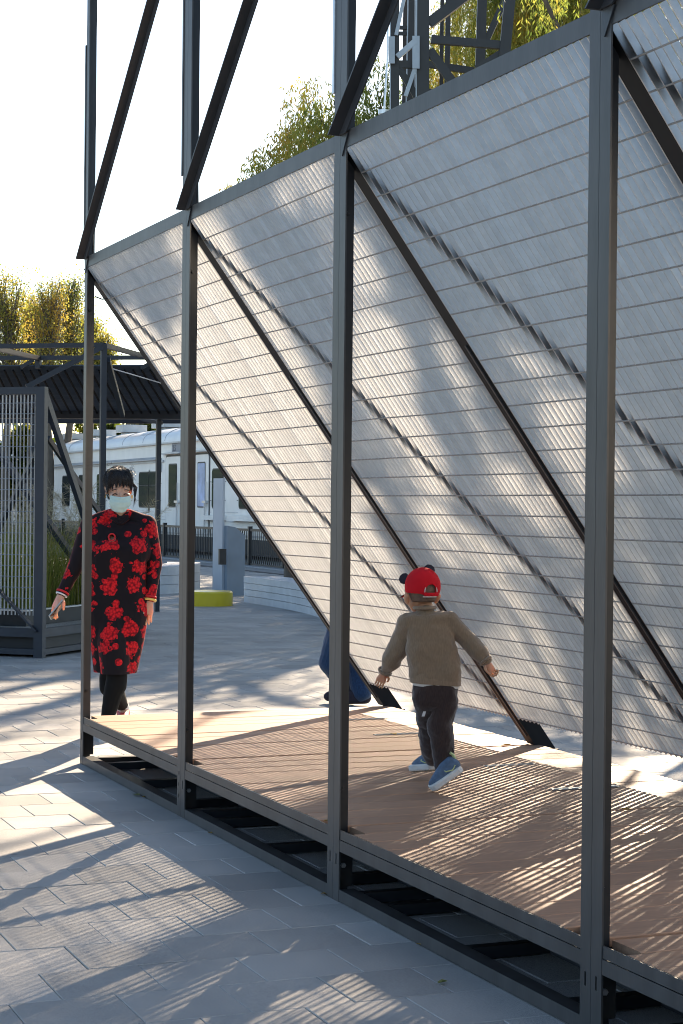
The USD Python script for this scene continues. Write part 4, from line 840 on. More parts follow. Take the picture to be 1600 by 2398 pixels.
# the dress: black cloth printed with red roses in clusters and red spots between
mat("rose_print", {"tc": ("texture_coordinate", {}), "mp": ("mapping", {"scale": (1, 1, 1)}), "dn": ("noise_texture", {"scale": 34.0, "detail": 3.0}), "ds": ("vector_math", {"math_type": "multiply_add", "vector2": (0.085, 0.085, 0.085), "vector3": (-0.0425, -0.0425, -0.0425)}), "dv": ("vector_math", {"math_type": "add"}),
    "v1": ("voronoi_texture", {"scale": 7.6, "randomness": 0.55}), "v2": ("voronoi_texture", {"scale": 11.0, "randomness": 0.4}), "o2": ("vector_math", {"math_type": "add", "vector2": (0.37, 0.11, 0.066)}),
    "a1": ("math", {"math_type": "less_than", "value2": 0.42}), "a2": ("math", {"math_type": "less_than", "value2": 0.27}), "mx": ("math", {"math_type": "maximum"}),
    "pet": ("voronoi_texture", {"scale": 62.0, "feature": "f1"}), "pr": ("rgb_ramp", {"ramp": [(0.05, (0.72, 0.018, 0.022)), (0.45, (0.50, 0.010, 0.016)), (0.75, (0.16, 0.004, 0.010))]}),
    "mc": ("mix_color", {"a": (0.0075, 0.0065, 0.009)}), "p": ("principled_bsdf", {"roughness": 0.85, "specular_ior_level": 0.2, "sheen_weight": 0.25, "sheen_roughness": 0.4, "sheen_tint": (1.0, 0.25, 0.2)})},
    [("tc.object", "dn.vector"), ("dn.color", "ds.vector1"), ("tc.object", "dv.vector1"), ("ds.vector", "dv.vector2"), ("dv.vector", "v1.vector"), ("tc.object", "o2.vector1"), ("o2.vector", "v2.vector"), ("v1.distance", "a1.value1"), ("v2.distance", "a2.value1"),
     ("a1.value", "mx.value1"), ("a2.value", "mx.value2"), ("tc.object", "pet.vector"), ("pet.distance", "pr.fac"), ("mx.value", "mc.fac"), ("pr.color", "mc.b"), ("mc.result", "p.base_color")], "p.BSDF")
plain("dress_red", (0.50, 0.012, 0.018), 0.8)

def ball(c, r, n=20): return mf.Manifold.sphere(1.0, n).scale(tuple(np.broadcast_to(r, 3).astype(float))).translate(tuple(map(float, c)))
def capsule(*cr): return mf.Manifold.batch_hull([ball(c, r, 16) for c, r in cr])
def blend(parts, edge, passes=12, cut=()):
    m_ = mf.Manifold.batch_boolean(parts, mf.OpType.Add)
    m_ = m_.refine_to_length(edge); me = m_.to_mesh(); t = trimesh.Trimesh(me.vert_properties[:, :3], me.tri_verts, process=True)
    trimesh.smoothing.filter_taubin(t, lamb=0.5, nu=0.53, iterations=passes)
    return t
def solid(t):
    return mf.Manifold(mf.Mesh(np.asarray(t.vertices, np.float32), np.asarray(t.faces, np.uint32)))
def trim(t, n, off):
    """cuts the mesh flat where n.p < off"""
    try:
        r = solid(t).trim_by_plane(tuple(map(float, n)), float(off))
        return t if r.is_empty() else r
    except Exception: return t
def fold(t, amp, freq, seed, axis=2, lo=-9, hi=9):
    """soft folds of cloth along the normals"""
    v = np.array(t.vertices); n = np.array(t.vertex_normals); sc = A([freq, freq, freq * .35]) if axis == 2 else A([freq] * 3)
    f = (meshkit.fbm(v * sc + 7, 3, seed) - .5) * 2
    t.vertices = v + n * (amp * f * ((v[:, 2] > lo) & (v[:, 2] < hi)))[:, None]; return t
def put(t, name, m_, parent, smooth=60, **k): return MB().tm(t).build(name, m_, parent, smooth=smooth, **k)
def hand_parts(w, d, up, thumb_dir, s, curl, spread=.16):
    """palm and five fingers: w wrist point, d pointing along the hand, up the back of the hand, thumb_dir the thumb's side; s hand length"""
    d, up = A(d) / np.linalg.norm(d), A(up, float); sd = np.cross(up, d); sd /= np.linalg.norm(sd)
    if sd @ A(thumb_dir) < 0: sd = -sd
    up = np.cross(d, sd); up = up / np.linalg.norm(up) * (1 if up @ A(thumb_dir) >= -9 else 1)
    k0 = w + d * s * .48; P = [capsule((w, s * .15), (w + d * s * .08, s * .16), (k0 + sd * s * .16, s * .085), (k0 - sd * s * .16, s * .08))]
    for i, (o, ln) in enumerate(((.17, .42), (.06, .47), (-.06, .44), (-.165, .35))):
        p = k0 + sd * s * o; a = 0.0; q = p; dirn = d + sd * (o * spread)
        for j, fr in enumerate((.46, .32, .22)):
            a += curl * (.5 if j == 0 else 1.0); v = dirn * math.cos(a) - up * math.sin(a); nx = q + v * s * ln * fr
            P.append(capsule((q, s * (.052 - .005 * j)), (nx, s * (.047 - .006 * j)))); q = nx
    t0 = w + d * s * .10 + sd * s * .13; t1 = t0 + (sd * .75 + d * .65 - up * .25) * s * .22; t2 = t1 + (d * .85 + sd * .1 - up * .45) * s * .17; t3 = t2 + (d * .8 - sd * .25 - up * .5) * s * .12
    P += [capsule((t0, s * .075), (t1, s * .060)), capsule((t1, s * .057), (t2, s * .050)), capsule((t2, s * .050), (t3, s * .040))]
    return P

# ------------------------------------------------ the woman
ZW = 11.95
def w_(px, py, dz=0.0): return at(px, py, ZW + dz)
wf = on_z(246, 1733); wr = on_z(292, 1703)
woman = thing("person", "woman in a black and red rose dress and face mask, holding a phone", "person", (*((wf + wr) / 2)[:2], 0))
hc = w_(278, 1143); R_ = cR; F_ = -cF                                # R_: to the picture's right, F_: towards the camera
fw = F_ * .95 + R_ * .26; fw[2] = 0; fw /= np.linalg.norm(fw); fs = np.cross(A([0, 0, 1.0]), fw)       # where the face looks; fs: to the picture's right
U_ = A([0, 0, 1.0])
def hd(a, b, c): return hc + fs * a * 1.03 + U_ * (b * 1.13 - .006) + fw * c                # head coordinates
B = [capsule((hd(0, .035, -.03), (.078, .085, .080)), (hd(0, .02, .012), .074), (hd(0, -.045, .030), .056)), capsule((hd(0, -.045, .030), .056), (hd(0, -.100, .046), .030)),
     capsule((hd(.042, -.040, .050), .026), (hd(.024, -.085, .052), .024)), capsule((hd(-.042, -.040, .050), .026), (hd(-.024, -.085, .052), .024)),
     capsule((hd(0, -.026, .082), .009), (hd(0, -.060, .094), .012)),
     capsule((hd(-.036, -.006, .068), .013), (hd(.036, -.006, .068), .013)), ball(hd(.036, -.052, .062), .021), ball(hd(-.036, -.052, .062), .021),
     capsule((hd(-.028, -.072, .072), .008), (hd(.028, -.072, .072), .008))]
for s_ in (-1, 1): B.append(capsule((hd(s_ * .078, .012, -.006), (.010, .010, .019)), (hd(s_ * .076, -.024, .002), .008)))
neck0, neck1 = w_(279, 1192, .02), w_(279, 1226, .02)
B.append(capsule((neck0, .050), (neck1, .055)))
SL, SR = w_(211, 1231, .03), w_(345, 1229, .03)
EL, WL = w_(178, 1322, .0), w_(146, 1389, -.06)
ER, WR = w_(361, 1322, .05), w_(351, 1401, .0)
B += [capsule((w_(238, 1235, .03), .05), (w_(320, 1235, .03), .05), (w_(250, 1330, .02), .095), (w_(307, 1330, .02), .095)), capsule((w_(250, 1330, .02), .095), (w_(307, 1330, .02), .095), (w_(252, 1430, .02), .11), (w_(302, 1430, .02), .11))]
for a, b, c in ((SL, EL, WL), (SR, ER, WR)): B += [capsule((a, .050), (b, .040)), capsule((b, .040), (c, .027))]
hipF, kneeF, ankF = w_(262, 1450, .0), w_(274, 1583, -.10), A([wf[0] - .05, wf[1] + .02, .095])
hipB, kneeB, ankB = w_(292, 1450, .03), w_(256, 1588, .12), A([wr[0] - .04, wr[1] + .0, .125])
for h_, k_, a_ in ((hipF, kneeF, ankF), (hipB, kneeB, ankB)): B += [capsule((h_, .088), (k_, .056)), capsule((k_ - A([0, 0, .06]), .055), (k_ + (a_ - k_) * .35, .052)), capsule((k_, .054), (a_, .034))]
toeF = wf + A([.10, -.03, .03]) ; toeB = A([wr[0] + .12, wr[1] - .04, .035])
for a_, t_ in ((ankF, toeF), (ankB, toeB)): B += [capsule((a_, .036), (a_ + A([0, 0, -.06]), .034), (t_, .026))]
dL = w_(128, 1428, -.10) - WL; B += hand_parts(WL + dL / np.linalg.norm(dL) * .02, dL, F_ * .5 - R_ * .6 + U_ * .4, R_, .165, .30)
dR = w_(343, 1455, .0) - WR; B += hand_parts(WR + dR / np.linalg.norm(dR) * .02, dR, F_ * .8 + R_ * .5, -R_ + F_ * .5, .160, .22)
put(blend(B, .010, 8), "body", "skin_woman", woman)
# dress: shoulders, bust, skirt to the knees, long sleeves
DR = [capsule((w_(228, 1236, .035), (.075, .075, .050)), (w_(328, 1234, .035), (.075, .075, .050)), (w_(240, 1290, .0), .108), (w_(316, 1290, .0), .108)),
      capsule((w_(243, 1288, -.035), .085), (w_(312, 1288, -.035), .085), (w_(246, 1352, .01), .100), (w_(307, 1352, .01), .100)),
      capsule((w_(246, 1352, .01), .100), (w_(307, 1352, .01), .100), (w_(242, 1430, .02), .120), (w_(306, 1430, .02), .122)),
      capsule((w_(242, 1430, .02), .120), (w_(306, 1430, .02), .122), (w_(248, 1500, .0), .105), (w_(297, 1500, .0), .112)),
      capsule((w_(248, 1500, .0), .105), (w_(297, 1500, .0), .112), (w_(254, 1600, .02), .085), (w_(284, 1600, -.03), .085))]
for a, b, c in ((SL, EL, WL), (SR, ER, WR)):
    e = b + (c - b) * .97; DR += [capsule((a, .066), (a * .5 + b * .5, .060), (b, .051)), capsule((b, .051), (e, .038))]
DR += [capsule((w_(300, 1206, .03), .040), (w_(338, 1226, .03), .060)), capsule((w_(258, 1206, .03), .040), (w_(218, 1228, .03), .060)), capsule((w_(262, 1440, .0), .115), (w_(268, 1520, -.075), .105), (w_(272, 1600, -.115), .090))]
DR.append(capsule((w_(279, 1234, .03), (.080, .080, .045)), (w_(279, 1206, .03), (.062, .062, .030))))
dt = fold(blend(DR, .014, 14), .0065, 10.0, 4); dt = trim(dt, (0, 0, 1), w_(260, 1574)[2])
try: dt = dt - capsule((w_(262, 1256, -.16), (.035, .035, .026)), (w_(262, 1262, -.05), (.03, .03, .024)))
except Exception: pass
put(dt, "dress", "rose_print", woman, 50)
cl = MB(); an = np.linspace(0, 2 * PI, 25)
for j, (zz, rr) in enumerate(((0, .066), (.018, .065), (.036, .062))):
    cl.tube([w_(279, 1210, .025) + fs * rr * math.cos(t) + fw * (rr * math.sin(t) + .006) + U_ * (zz - .012 + .018 * (1 - max(0, math.sin(t))) * .6 - .030 * max(0, math.sin(t)) ** 6) for t in an], .012, 6)
cl.build("collar", "rose_print", woman, smooth=60)
MB().tube([w_(262 + 7.5 * math.cos(t), 1258 + 8 * math.sin(t), -.088 - .004 * math.sin(t)) for t in an], .0055, 6).build("keyhole_trim", "dress_red", woman, smooth=60)
for c, e_p in ((WL, EL), (WR, ER)):
    ax = (c - e_p) / np.linalg.norm(c - e_p); u1 = np.cross(ax, U_); u1 /= np.linalg.norm(u1); u2 = np.cross(ax, u1); q = e_p + (c - e_p) * .965
    MB().tube([q + (u1 * math.cos(t) + u2 * math.sin(t)) * .037 for t in an], .0075, 6).build("cuff", "dress_red", woman, smooth=60)
    q = c + ax * .012; MB().tube([q + (u1 * math.cos(t) + u2 * math.sin(t)) * (.034 if c is WL else .038) for t in an], .006 if c is WL else .0085, 6).build("bangle", "silver_band" if c is WL else "jade_yellow", woman, smooth=60)
# face mask with pleats, ear loops
mv, mfc = [], []
NU, NV = 17, 13
for j in range(NV):
    t = j / (NV - 1)
    for i in range(NU):
        s_ = i / (NU - 1) * 2 - 1; hw = .068 - .014 * abs(t - .45) - .020 * max(0, t - .6) / .4 * abs(s_) ** .5
        cy = -.046 - .088 * t; cz = .121 + .016 * math.sin(t * PI) - .030 * t - .050 * abs(s_) ** 2.2 + .0035 * math.sin(t * PI * 7) * (1 - abs(s_) ** 3)
        mv.append(hd(s_ * hw, cy + .010 * s_ * s_ - .0 , cz))
for j in range(NV - 1):
    for i in range(NU - 1):
        a = j * NU + i; mfc += [[a, a + NU, a + NU + 1], [a, a + NU + 1, a + 1]]
mv = A(mv); mk = MB(); mk.add(np.vstack([mv, mv - fw * .004]), np.vstack([A(mfc), A(mfc)[:, ::-1] + len(mv)])); mk.build("face_mask", "mask_cloth", woman, smooth=60)
for s_ in (-1, 1): MB().tube([hd(s_ * .062, -.052, .066), hd(s_ * .075, -.030, .030), hd(s_ * .082, .004, .0)], .0016, 4).tube([hd(s_ * .046, -.098, .064), hd(s_ * .070, -.060, .030), hd(s_ * .082, -.022, .0)], .0016, 4).build("ear_loop", "mask_cloth", woman)
for s_ in (-1, 1):
    MB().tube([hd(s_ * (.0335 + k * .0055), -.0285 - .0011 * k * k + .002, .0835 - abs(k) * .0018) for k in (-3, -2, -1, 0, 1, 2, 3)], .0032, 6).build("eye", "eye_dark", woman, smooth=60)
    MB().tube([hd(s_ * (.034 + k * .0065), -.0040 - .0007 * k * k, .0825 - abs(k) * .002) for k in (-3, -2, -1, 0, 1, 2, 3)], .0028, 5).build("eyebrow", "brow", woman, smooth=60)
    MB().tube([hd(s_ * .084, -.034, .0), hd(s_ * .0845, -.052, .002)], .005, 6).build("earring", "gold", woman)
hair = mf.Manifold.batch_hull([ball(hd(0, .045, -.030), (.096, .096, .096), 28), ball(hd(0, .060, .020), (.080, .080, .066), 28), ball(hd(0, -.005, -.055), .078, 24)])
hair = hair + capsule((hd(0, .03, -.12), .055), (hd(0, -.03, -.115), .050))
hair = hair - mf.Manifold.batch_hull([ball(hd(.004, -.022, .115), (.072, .066, .045), 24), ball(hd(.006, -.09, .10), (.10, .10, .06), 24), ball(hd(0, -.06, .05), (.12, .12, .055), 24), ball(hd(.008, .030, .115), (.045, .045, .022), 20)])
for k, (a0, x1, z1) in enumerate(((-.045, -.062, .022), (-.030, -.046, .020), (-.016, -.026, .030), (.000, -.006, .034), (.014, .016, .030), (.028, .036, .036), (.040, .056, .030), (.050, .070, .010), (-.055, -.074, .0))):
    hair = hair + capsule((hd(a0, .095, .055), .016), (hd(x1 * .9 + a0 * .1, .044, .090 - abs(x1) * .5), .013)) + capsule((hd(x1 * .9 + a0 * .1, .044, .090 - abs(x1) * .5), .013), (hd(x1, z1 - .018, .094 - abs(x1) * .62), .004))
hm = hair.refine_to_length(.008).to_mesh(); ht = trimesh.Trimesh(hm.vert_properties[:, :3], hm.tri_verts); trimesh.smoothing.filter_taubin(ht, iterations=4); put(fold(fold(ht, .004, 22, 6), .003, 60, 7), "hair", "hair_black", woman, 60)
hp_, hfi = trimesh.sample.sample_surface(ht, 5200, seed=3); hn_ = ht.face_normals[hfi]; rng = np.random.default_rng(12)
crown_ = hd(.012, .13, -.035); out_ = hp_ - crown_; tg = out_ - (out_ * hn_).sum(1, keepdims=True) * hn_; tg /= np.linalg.norm(tg, axis=1, keepdims=True) + 1e-9
ok_ = (hn_ * (hp_ - hd(0, .0, -.02))).sum(1) > 0; hp_, hn_, tg = hp_[ok_], hn_[ok_], tg[ok_]; L_ = rng.uniform(.02, .055, (len(hp_), 1)); cv = np.stack([hp_ - tg * L_ * .5 + hn_ * .0005, hp_ - tg * L_ * .15 + hn_ * .0012, hp_ + tg * L_ * .2 + hn_ * .0014 + rng.normal(size=hp_.shape) * .0012, hp_ + tg * L_ * .5 + hn_ * .0004 + rng.normal(size=hp_.shape) * .0012], 1)
bc = UsdGeom.BasisCurves.Define(stage, new_path("hair_strands", woman)); bc.CreateTypeAttr("cubic"); bc.CreateBasisAttr("catmullRom"); bc.CreateWrapAttr("pinned")
bc.CreatePointsAttr(Vt.Vec3fArray.FromNumpy((cv.reshape(-1, 3) - _origin[woman]).astype(np.float32))); bc.CreateCurveVertexCountsAttr(Vt.IntArray.FromNumpy(np.full(len(cv), 4, np.int32))); bc.CreateWidthsAttr(Vt.FloatArray([0.0011])); bc.SetWidthsInterpolation("constant")
UsdShade.MaterialBindingAPI.Apply(bc.GetPrim()).Bind(M["hair_black"])
mb = MB(); rng = np.random.default_rng(8)
for k in range(90):
    an_ = rng.uniform(-1.9, 1.9); r0 = .088; st = hd(math.sin(an_) * .08, rng.uniform(.03, .14), math.cos(an_) * .06 + .0); dr = fs * math.sin(an_) * rng.uniform(.01, .03) + U_ * rng.uniform(-.05, .03) + fw * math.cos(an_) * .02
    mb.tube([st, st + dr * .5 + U_ * .010, st + dr * 1.1], .0009, 3)
for k in range(7):
    x0 = .078 + .004 * k; mb.tube([hd(.070, .05, .045), hd(x0 + .008, .01, .045), hd(x0 + .014 - .003 * k, -.05, .05), hd(x0 + .006, -.105 + .006 * k, .055)], [.0022, .002, .0015, .0006], 4)
    mb.tube([hd(-.074, .03, .03), hd(-.088, -.02, .02 + .003 * k), hd(-.084 - .002 * k, -.07 + .004 * k, .01)], [.0018, .0015, .0005], 4)
mb.build("loose_hair", "hair_black", woman)
LG = []
for h_, k_, a_ in ((hipF, kneeF, ankF), (hipB, kneeB, ankB)): LG.append(blend([capsule((h_ * .4 + k_ * .6, .082), (k_, .066)), capsule((k_, .066), (k_ - A([0, 0, .06]), .064), (k_ + (a_ - k_) * .35, .062)), capsule((k_ + (a_ - k_) * .35, .062), (k_ + (a_ - k_) * .93, .042))], .014, 8))
for t in LG: put(t, "legging", "leggings", woman)
for (a_, t_, k_) in ((ankF, toeF, kneeF), (ankB, toeB, kneeB)):
    ax = (k_ - a_) / np.linalg.norm(k_ - a_); put(blend([capsule((a_, .043), (a_ + ax * .055, .044))], .012, 4), "sock", "sock_white", woman)
    d = (t_ - a_) * A([1, 1, 0]); d /= np.linalg.norm(d); hl = a_ * A([1, 1, 0]) - d * .035
    up_ = blend([capsule((a_ + A([0, 0, -.030]), .046), (hl + A([0, 0, .055]), .042), (hl + d * .12 + A([0, 0, .045]), .042), (t_ * A([1, 1, 0]) + A([0, 0, .045]), .034))], .012, 6)
    sh_ = put(up_, "shoe", "shoe_red" if a_ is ankB else "cap_dark", woman); sp = [hl + A([0, 0, .0]) - d * .02, t_ * A([1, 1, 0]) + d * .02]; sdv = A([-d[1], d[0], 0]) * .046
    so = mf.Manifold.batch_hull([mf.Manifold.cylinder(.028, .044, .046, 18).translate((*hl[:2], .0005)), mf.Manifold.cylinder(.028, .042, .044, 18).translate((*(hl + d * .12)[:2], .0005)), mf.Manifold.cylinder(.028, .034, .036, 18).translate((*t_[:2], .0005))])
    put(so, "sole", "sole_white", sh_, 40)
ph = thing("phone", "dark phone in a pale case held in the walking woman's right hand", "phone", w_(130, 1430, -.11))
pa, pb_ = w_(149, 1409, -.085), w_(117, 1447, -.125); pd = (pb_ - pa) / np.linalg.norm(pb_ - pa); pn = np.cross(pd, F_ * .9 + U_ * .5); pn /= np.linalg.norm(pn); pw = np.cross(pn, pd)
MB().box((pa + pb_) / 2, (.068, np.linalg.norm(pb_ - pa), .008), pw, pd, pn).build("case", "phone_case", ph); MB().box((pa + pb_) / 2 - pn * .0052 * np.sign(pn @ R_) * -1, (.063, np.linalg.norm(pb_ - pa) - .008, .002), pw, pd, pn).build("screen", "phone_black", ph)

# ------------------------------------------------ the boy
ZB = 8.02
def b_(px, py, dz=0.0): return at(px, py, ZB + dz)
boy = thing("person", "small boy in a red cap and brown sweater running across the timber deck", "person", (3.1, .75, HD))
hb_ = b_(987, 1388); gf = cF * .90 - cR * .44; gf[2] = 0; gf /= np.linalg.norm(gf); gs_ = np.cross(gf, U_)           # gf: where he looks (away, to the left); gs_: his right
def bh(a, b, c): return hb_ + gs_ * a + U_ * b + gf * c
B = [capsule((bh(0, .020, -.012), (.068, .068, .070)), (bh(0, .010, .020), .064), (bh(0, -.030, .028), .050)), capsule((bh(0, -.030, .03), .050), (bh(0, -.062, .044), .026)), ball(bh(.030, -.030, .048), .026), ball(bh(-.030, -.030, .048), .026),
     capsule((bh(0, -.006, .074), .007), (bh(0, -.024, .083), .010)), capsule((bh(-.018, -.048, .068), .007), (bh(.018, -.048, .068), .007)), capsule((b_(992, 1408, .0), .036), (b_(996, 1432, .01), .038))]
for s_ in (-1, 1): B.append(capsule((bh(s_ * .077, -.016, -.010), (.010, .013, .017)), (bh(s_ * .070, -.040, -.004), .008)))
for s_ in (-1, 1): B += [ball(bh(s_ * .025, .006, .072), (.012, .012, .008))]
sl, sr = b_(957, 1457, .0), b_(1052, 1455, .0)
el, wl = b_(934, 1512, .06), b_(903, 1570, .12)
er, wr_ = b_(1097, 1497, .02), b_(1136, 1545, -.01)
B += [capsule((b_(980, 1458), .028), (b_(1030, 1458), .028), (b_(994, 1570), .048), (b_(1043, 1570), .048)), capsule((sl, .03), (el, .026)), capsule((el, .026), (wl, .019)), capsule((sr, .03), (er, .026)), capsule((er, .026), (wr_, .019))]
hL, kL, aL = b_(994, 1612), b_(1004, 1692, .10), b_(1012, 1776, .22)
hR, kR, aR = b_(1046, 1612), b_(1030, 1695, .00), b_(1040, 1793, .02)
for h_, k_, a_ in ((hL, kL, aL), (hR, kR, aR)): B += [capsule((h_, .046), (k_, .038)), capsule((k_, .038), (a_, .026))]
B += hand_parts(wl + (wl - el) / np.linalg.norm(wl - el) * .008, wl - el + U_ * -.02, -cF + U_ * .3, cR, .095, .25)
B += hand_parts(wr_ + (wr_ - er) / np.linalg.norm(wr_ - er) * .008, (b_(1147, 1566) - wr_), -cF * .7 + cR * .6, -cR - cF * .2, .098, .85)
put(blend(B, .008, 8), "body", "skin_boy", boy)
SW = [capsule((b_(972, 1447, .0), (.052, .052, .032)), (b_(1034, 1446, .0), (.052, .052, .032)), (b_(986, 1500), .060), (b_(1034, 1500), .060)), capsule((b_(986, 1500), .060), (b_(1034, 1500), .060), (b_(992, 1572), .063), (b_(1046, 1572), .064)), capsule((b_(992, 1572), .063), (b_(1046, 1572), .064), (b_(994, 1630), .058), (b_(1045, 1630), .058))]
SW += [capsule((sl, .045), (sl * .5 + el * .5, .043), (el, .040)), capsule((el, .040), (el * .4 + wl * .6, .040), (wl + (wl - el) * .04, .027)), capsule((sr, .045), (sr * .5 + er * .5, .043), (er, .039)), capsule((er, .039), (er * .4 + wr_ * .6, .037), (wr_ + (wr_ - er) * .02, .026))]
SW.append(capsule((b_(996, 1440), .046), (b_(995, 1425), .040)))
st = blend(SW, .010, 12); st = fold(st, .017, 9, 12, axis=0); st = fold(st, .006, 26, 15, axis=0)
hemn = U_ + cR * .06; st = trim(st, hemn, hemn @ b_(1010, 1591)); st = trim(st, -(U_ + cR * .03), -((U_ + cR * .03) @ b_(995, 1424))); put(st, "sweater", "sweater_tan", boy, 55)
RB = blend([capsule((b_(993, 1582), .0635), (b_(1046, 1580), .0645), (b_(994, 1640), .062), (b_(1046, 1640), .062))], .011, 6)
RB = trim(trim(RB, hemn, hemn @ b_(1010, 1602)), -hemn, -(hemn @ b_(1010, 1583))); put(RB, "hem_band", "sweater_rib", boy, 50)
RS = blend([capsule((b_(998, 1590), .059), (b_(1044, 1590), .060), (b_(998, 1640), .058), (b_(1044, 1640), .060))], .011, 6); RS = trim(RS, hemn, hemn @ b_(1010, 1608)); put(RS, "undershirt", "shirt_white", boy)
MB().tube([b_(995, 1424) + (cR * math.cos(t) * .045 + cF * math.sin(t) * .045) + U_ * .002 for t in an], .008, 6).build("collar", "sweater_rib", boy, smooth=60)
for c, e_p, r in ((wl, el, .027), (wr_, er, .026)):
    ax = (c - e_p) / np.linalg.norm(c - e_p); u1 = np.cross(ax, U_); u1 /= np.linalg.norm(u1); u2 = np.cross(ax, u1)
    MB().tube([c + ax * .006 + (u1 * math.cos(t) + u2 * math.sin(t)) * r for t in an], .0065, 6).build("cuff", "sweater_rib", boy, smooth=60)
TRS = [capsule((b_(998, 1606), .058), (b_(1043, 1606), .059), (b_(994, 1640), .052), (b_(1047, 1640), .054)), capsule((b_(996, 1640), .055), (kL, .050)), capsule((kL, .052), (kL * .35 + aL * .65, .047), (aL, .036)), capsule((b_(1045, 1640), .057), (kR, .052)), capsule((kR, .054), (kR * .3 + aR * .7, .050), (aR, .042))]
tt_ = blend(TRS, .010, 10); tt_ = fold(tt_, .013, 13, 30, axis=0); tt_ = fold(tt_, .004, 40, 33, axis=0); put(tt_, "trousers", "trousers_brown", boy, 55)
MB().box(b_(993, 1672, -.085), (.012, .004, .022), cR, cF, U_ + cR * .3).build("leg_badge", "shirt_white", boy)
def boy_shoe(ank, toe, heel):
    d = toe - heel; L = np.linalg.norm(d); d /= L; s2 = np.cross(d, U_); s2 /= np.linalg.norm(s2); u2 = np.cross(s2, d)
    if u2[2] < 0: u2 = -u2; s2 = -s2
    g = lambda a, b, c=0: heel + d * L * a + u2 * b + s2 * c
    up_ = blend([mf.Manifold.batch_hull([ball(g(.14, .035), .030), ball(g(.42, .032), .031), ball(g(.72, .026), .029), ball(g(.88, .022), .022), ball(g(.18, .055), .026), ball(g(.40, .052), .024)])], .009, 6)
    sh_ = put(up_, "shoe", "shoe_blue", boy)
    so = mf.Manifold.batch_hull([ball(g(a, b, c), (.010, .010, .008), 12) for a in (.05, .14, .45, .75, .92, .985) for b in ((.004, .018)) for c in ((-.016, .016) if a in (.05, .985) else (-.030, .030))])
    put(so, "sole", "sole_white", sh_, 50)
    tr_ = mf.Manifold.batch_boolean([mf.Manifold.batch_hull([ball(g(a + da, -.005, c), .005, 8) for da in (-.03, .03) for c in (-.024, .024)]) for a in (.12, .26, .42, .58, .74, .88)], mf.OpType.Add); put(tr_, "tread", "sole_worn", sh_, 40)
    MB().tube([g(.02, .050), g(-.01, .075), g(.03, .090)], .007, 6).build("heel_tab", "shoe_lime", sh_, smooth=60)
    for s_ in (-1, 1): MB().tube([g(.50, .058, s_ * .012), g(.44, .040, s_ * .031), g(.26, .030, s_ * .033), g(.12, .040, s_ * .028)], .0028, 5).build("stripe", "shoe_lime", sh_, smooth=60)
    MB().tube([g(.50, .062, -.014), g(.56, .058, .0), g(.50, .062, .014)], .0035, 5).build("lace", "shirt_white", sh_)
toeR = on_z(1014, 1856, HD) + A([0, 0, .011]); heelR = toeR + (b_(1068, 1812, -.02) - toeR) / np.linalg.norm(b_(1068, 1812, -.02) - toeR) * .155
boy_shoe(aR, toeR, heelR)
heelL = b_(1024, 1800, .27); toeL = b_(980, 1803, .36); boy_shoe(aL, heelL + (toeL - heelL) / np.linalg.norm(toeL - heelL) * .15, heelL)
# cap worn peak forward, opening at the back, two round dark tufts
crown = mf.Manifold.batch_hull([ball(bh(0, .028, -.012), (.080, .078, .083), 36), ball(bh(0, .006, -.010), (.080, .060, .082), 36)]).trim_by_plane((0, 0, 1), float(bh(0, -.014, 0)[2]))
crown = crown - mf.Manifold.batch_hull([ball(bh(0, .024, -.012), (.0755, .0735, .0785), 36), ball(bh(0, -.03, -.010), (.0755, .0735, .0775), 36)])
hole = mf.Manifold.batch_hull([ball(bh(.0, .016, -.09), (.026, .026, .024), 20), ball(bh(0, .006, -.09), (.029, .012, .024), 20)])
bk = -gf * .98 + 0 * gs_; crown = crown - hole
put(crown, "cap_crown", "cap_red", boy, 50)
MB().tube([bh(.078 * math.sin(t), -.0035, -.012 - .0815 * math.cos(t)) for t in np.linspace(-.42, .42, 9)], .0085, 6).build("cap_strap", "cap_red", boy, smooth=60)
MB().tube([bh(.080 * math.sin(t), -.013, -.012 - .0825 * math.cos(t)) for t in np.linspace(-.50, .30, 9)], .0032, 6).build("cap_trim", "cap_trim", boy, smooth=60)
MB().tube([bh(.030 * math.cos(t), .006 + .040 * math.sin(t), -.0925 + .010 * math.sin(t) ** 2 + .006 * math.cos(t) ** 2) for t in np.linspace(0, PI, 13)], .0022, 5).build("cap_trim", "cap_trim", boy, smooth=60)
pk = []
for j in range(9):
    t = (j / 8 - .5) * 1.9; pk.append((bh(.078 * math.sin(t), -.010, .076 * math.cos(t)), bh(.074 * math.sin(t), -.022, .076 * math.cos(t) + .050 * math.cos(t * .8))))
v = A([p for q in pk for p in q] + [p - U_ * .004 for q in pk for p in q]); f = []
for j in range(8): f += [[2 * j, 2 * j + 1, 2 * j + 3], [2 * j, 2 * j + 3, 2 * j + 2], [18 + 2 * j, 18 + 2 * j + 3, 18 + 2 * j + 1], [18 + 2 * j, 18 + 2 * j + 2, 18 + 2 * j + 3], [2 * j + 1, 18 + 2 * j + 1, 18 + 2 * j + 3], [2 * j + 1, 18 + 2 * j + 3, 2 * j + 3]]
MB().add(v, f).build("cap_peak", "cap_red", boy)
for c, tilt in ((b_(947, 1355, .02), -.9), (b_(1006, 1334, .02), .55)):
    n_e = U_ * math.cos(tilt) + cR * math.sin(tilt); e1_ = np.cross(n_e, cF); e1_ /= np.linalg.norm(e1_)
    put(mf.Manifold.batch_hull([ball(c + e1_ * .017 * math.cos(t) + cF * .006 * math.sin(t) + n_e * .014 * math.sin(t), .0085, 12) for t in np.linspace(0, 2 * PI, 10)[:-1]]).refine_to_length(.006), "cap_ear", "cap_dark", boy, 60)
put(ball(bh(0, .098, -.004), (.009, .009, .005), 12), "cap_button", "cap_dark", boy)
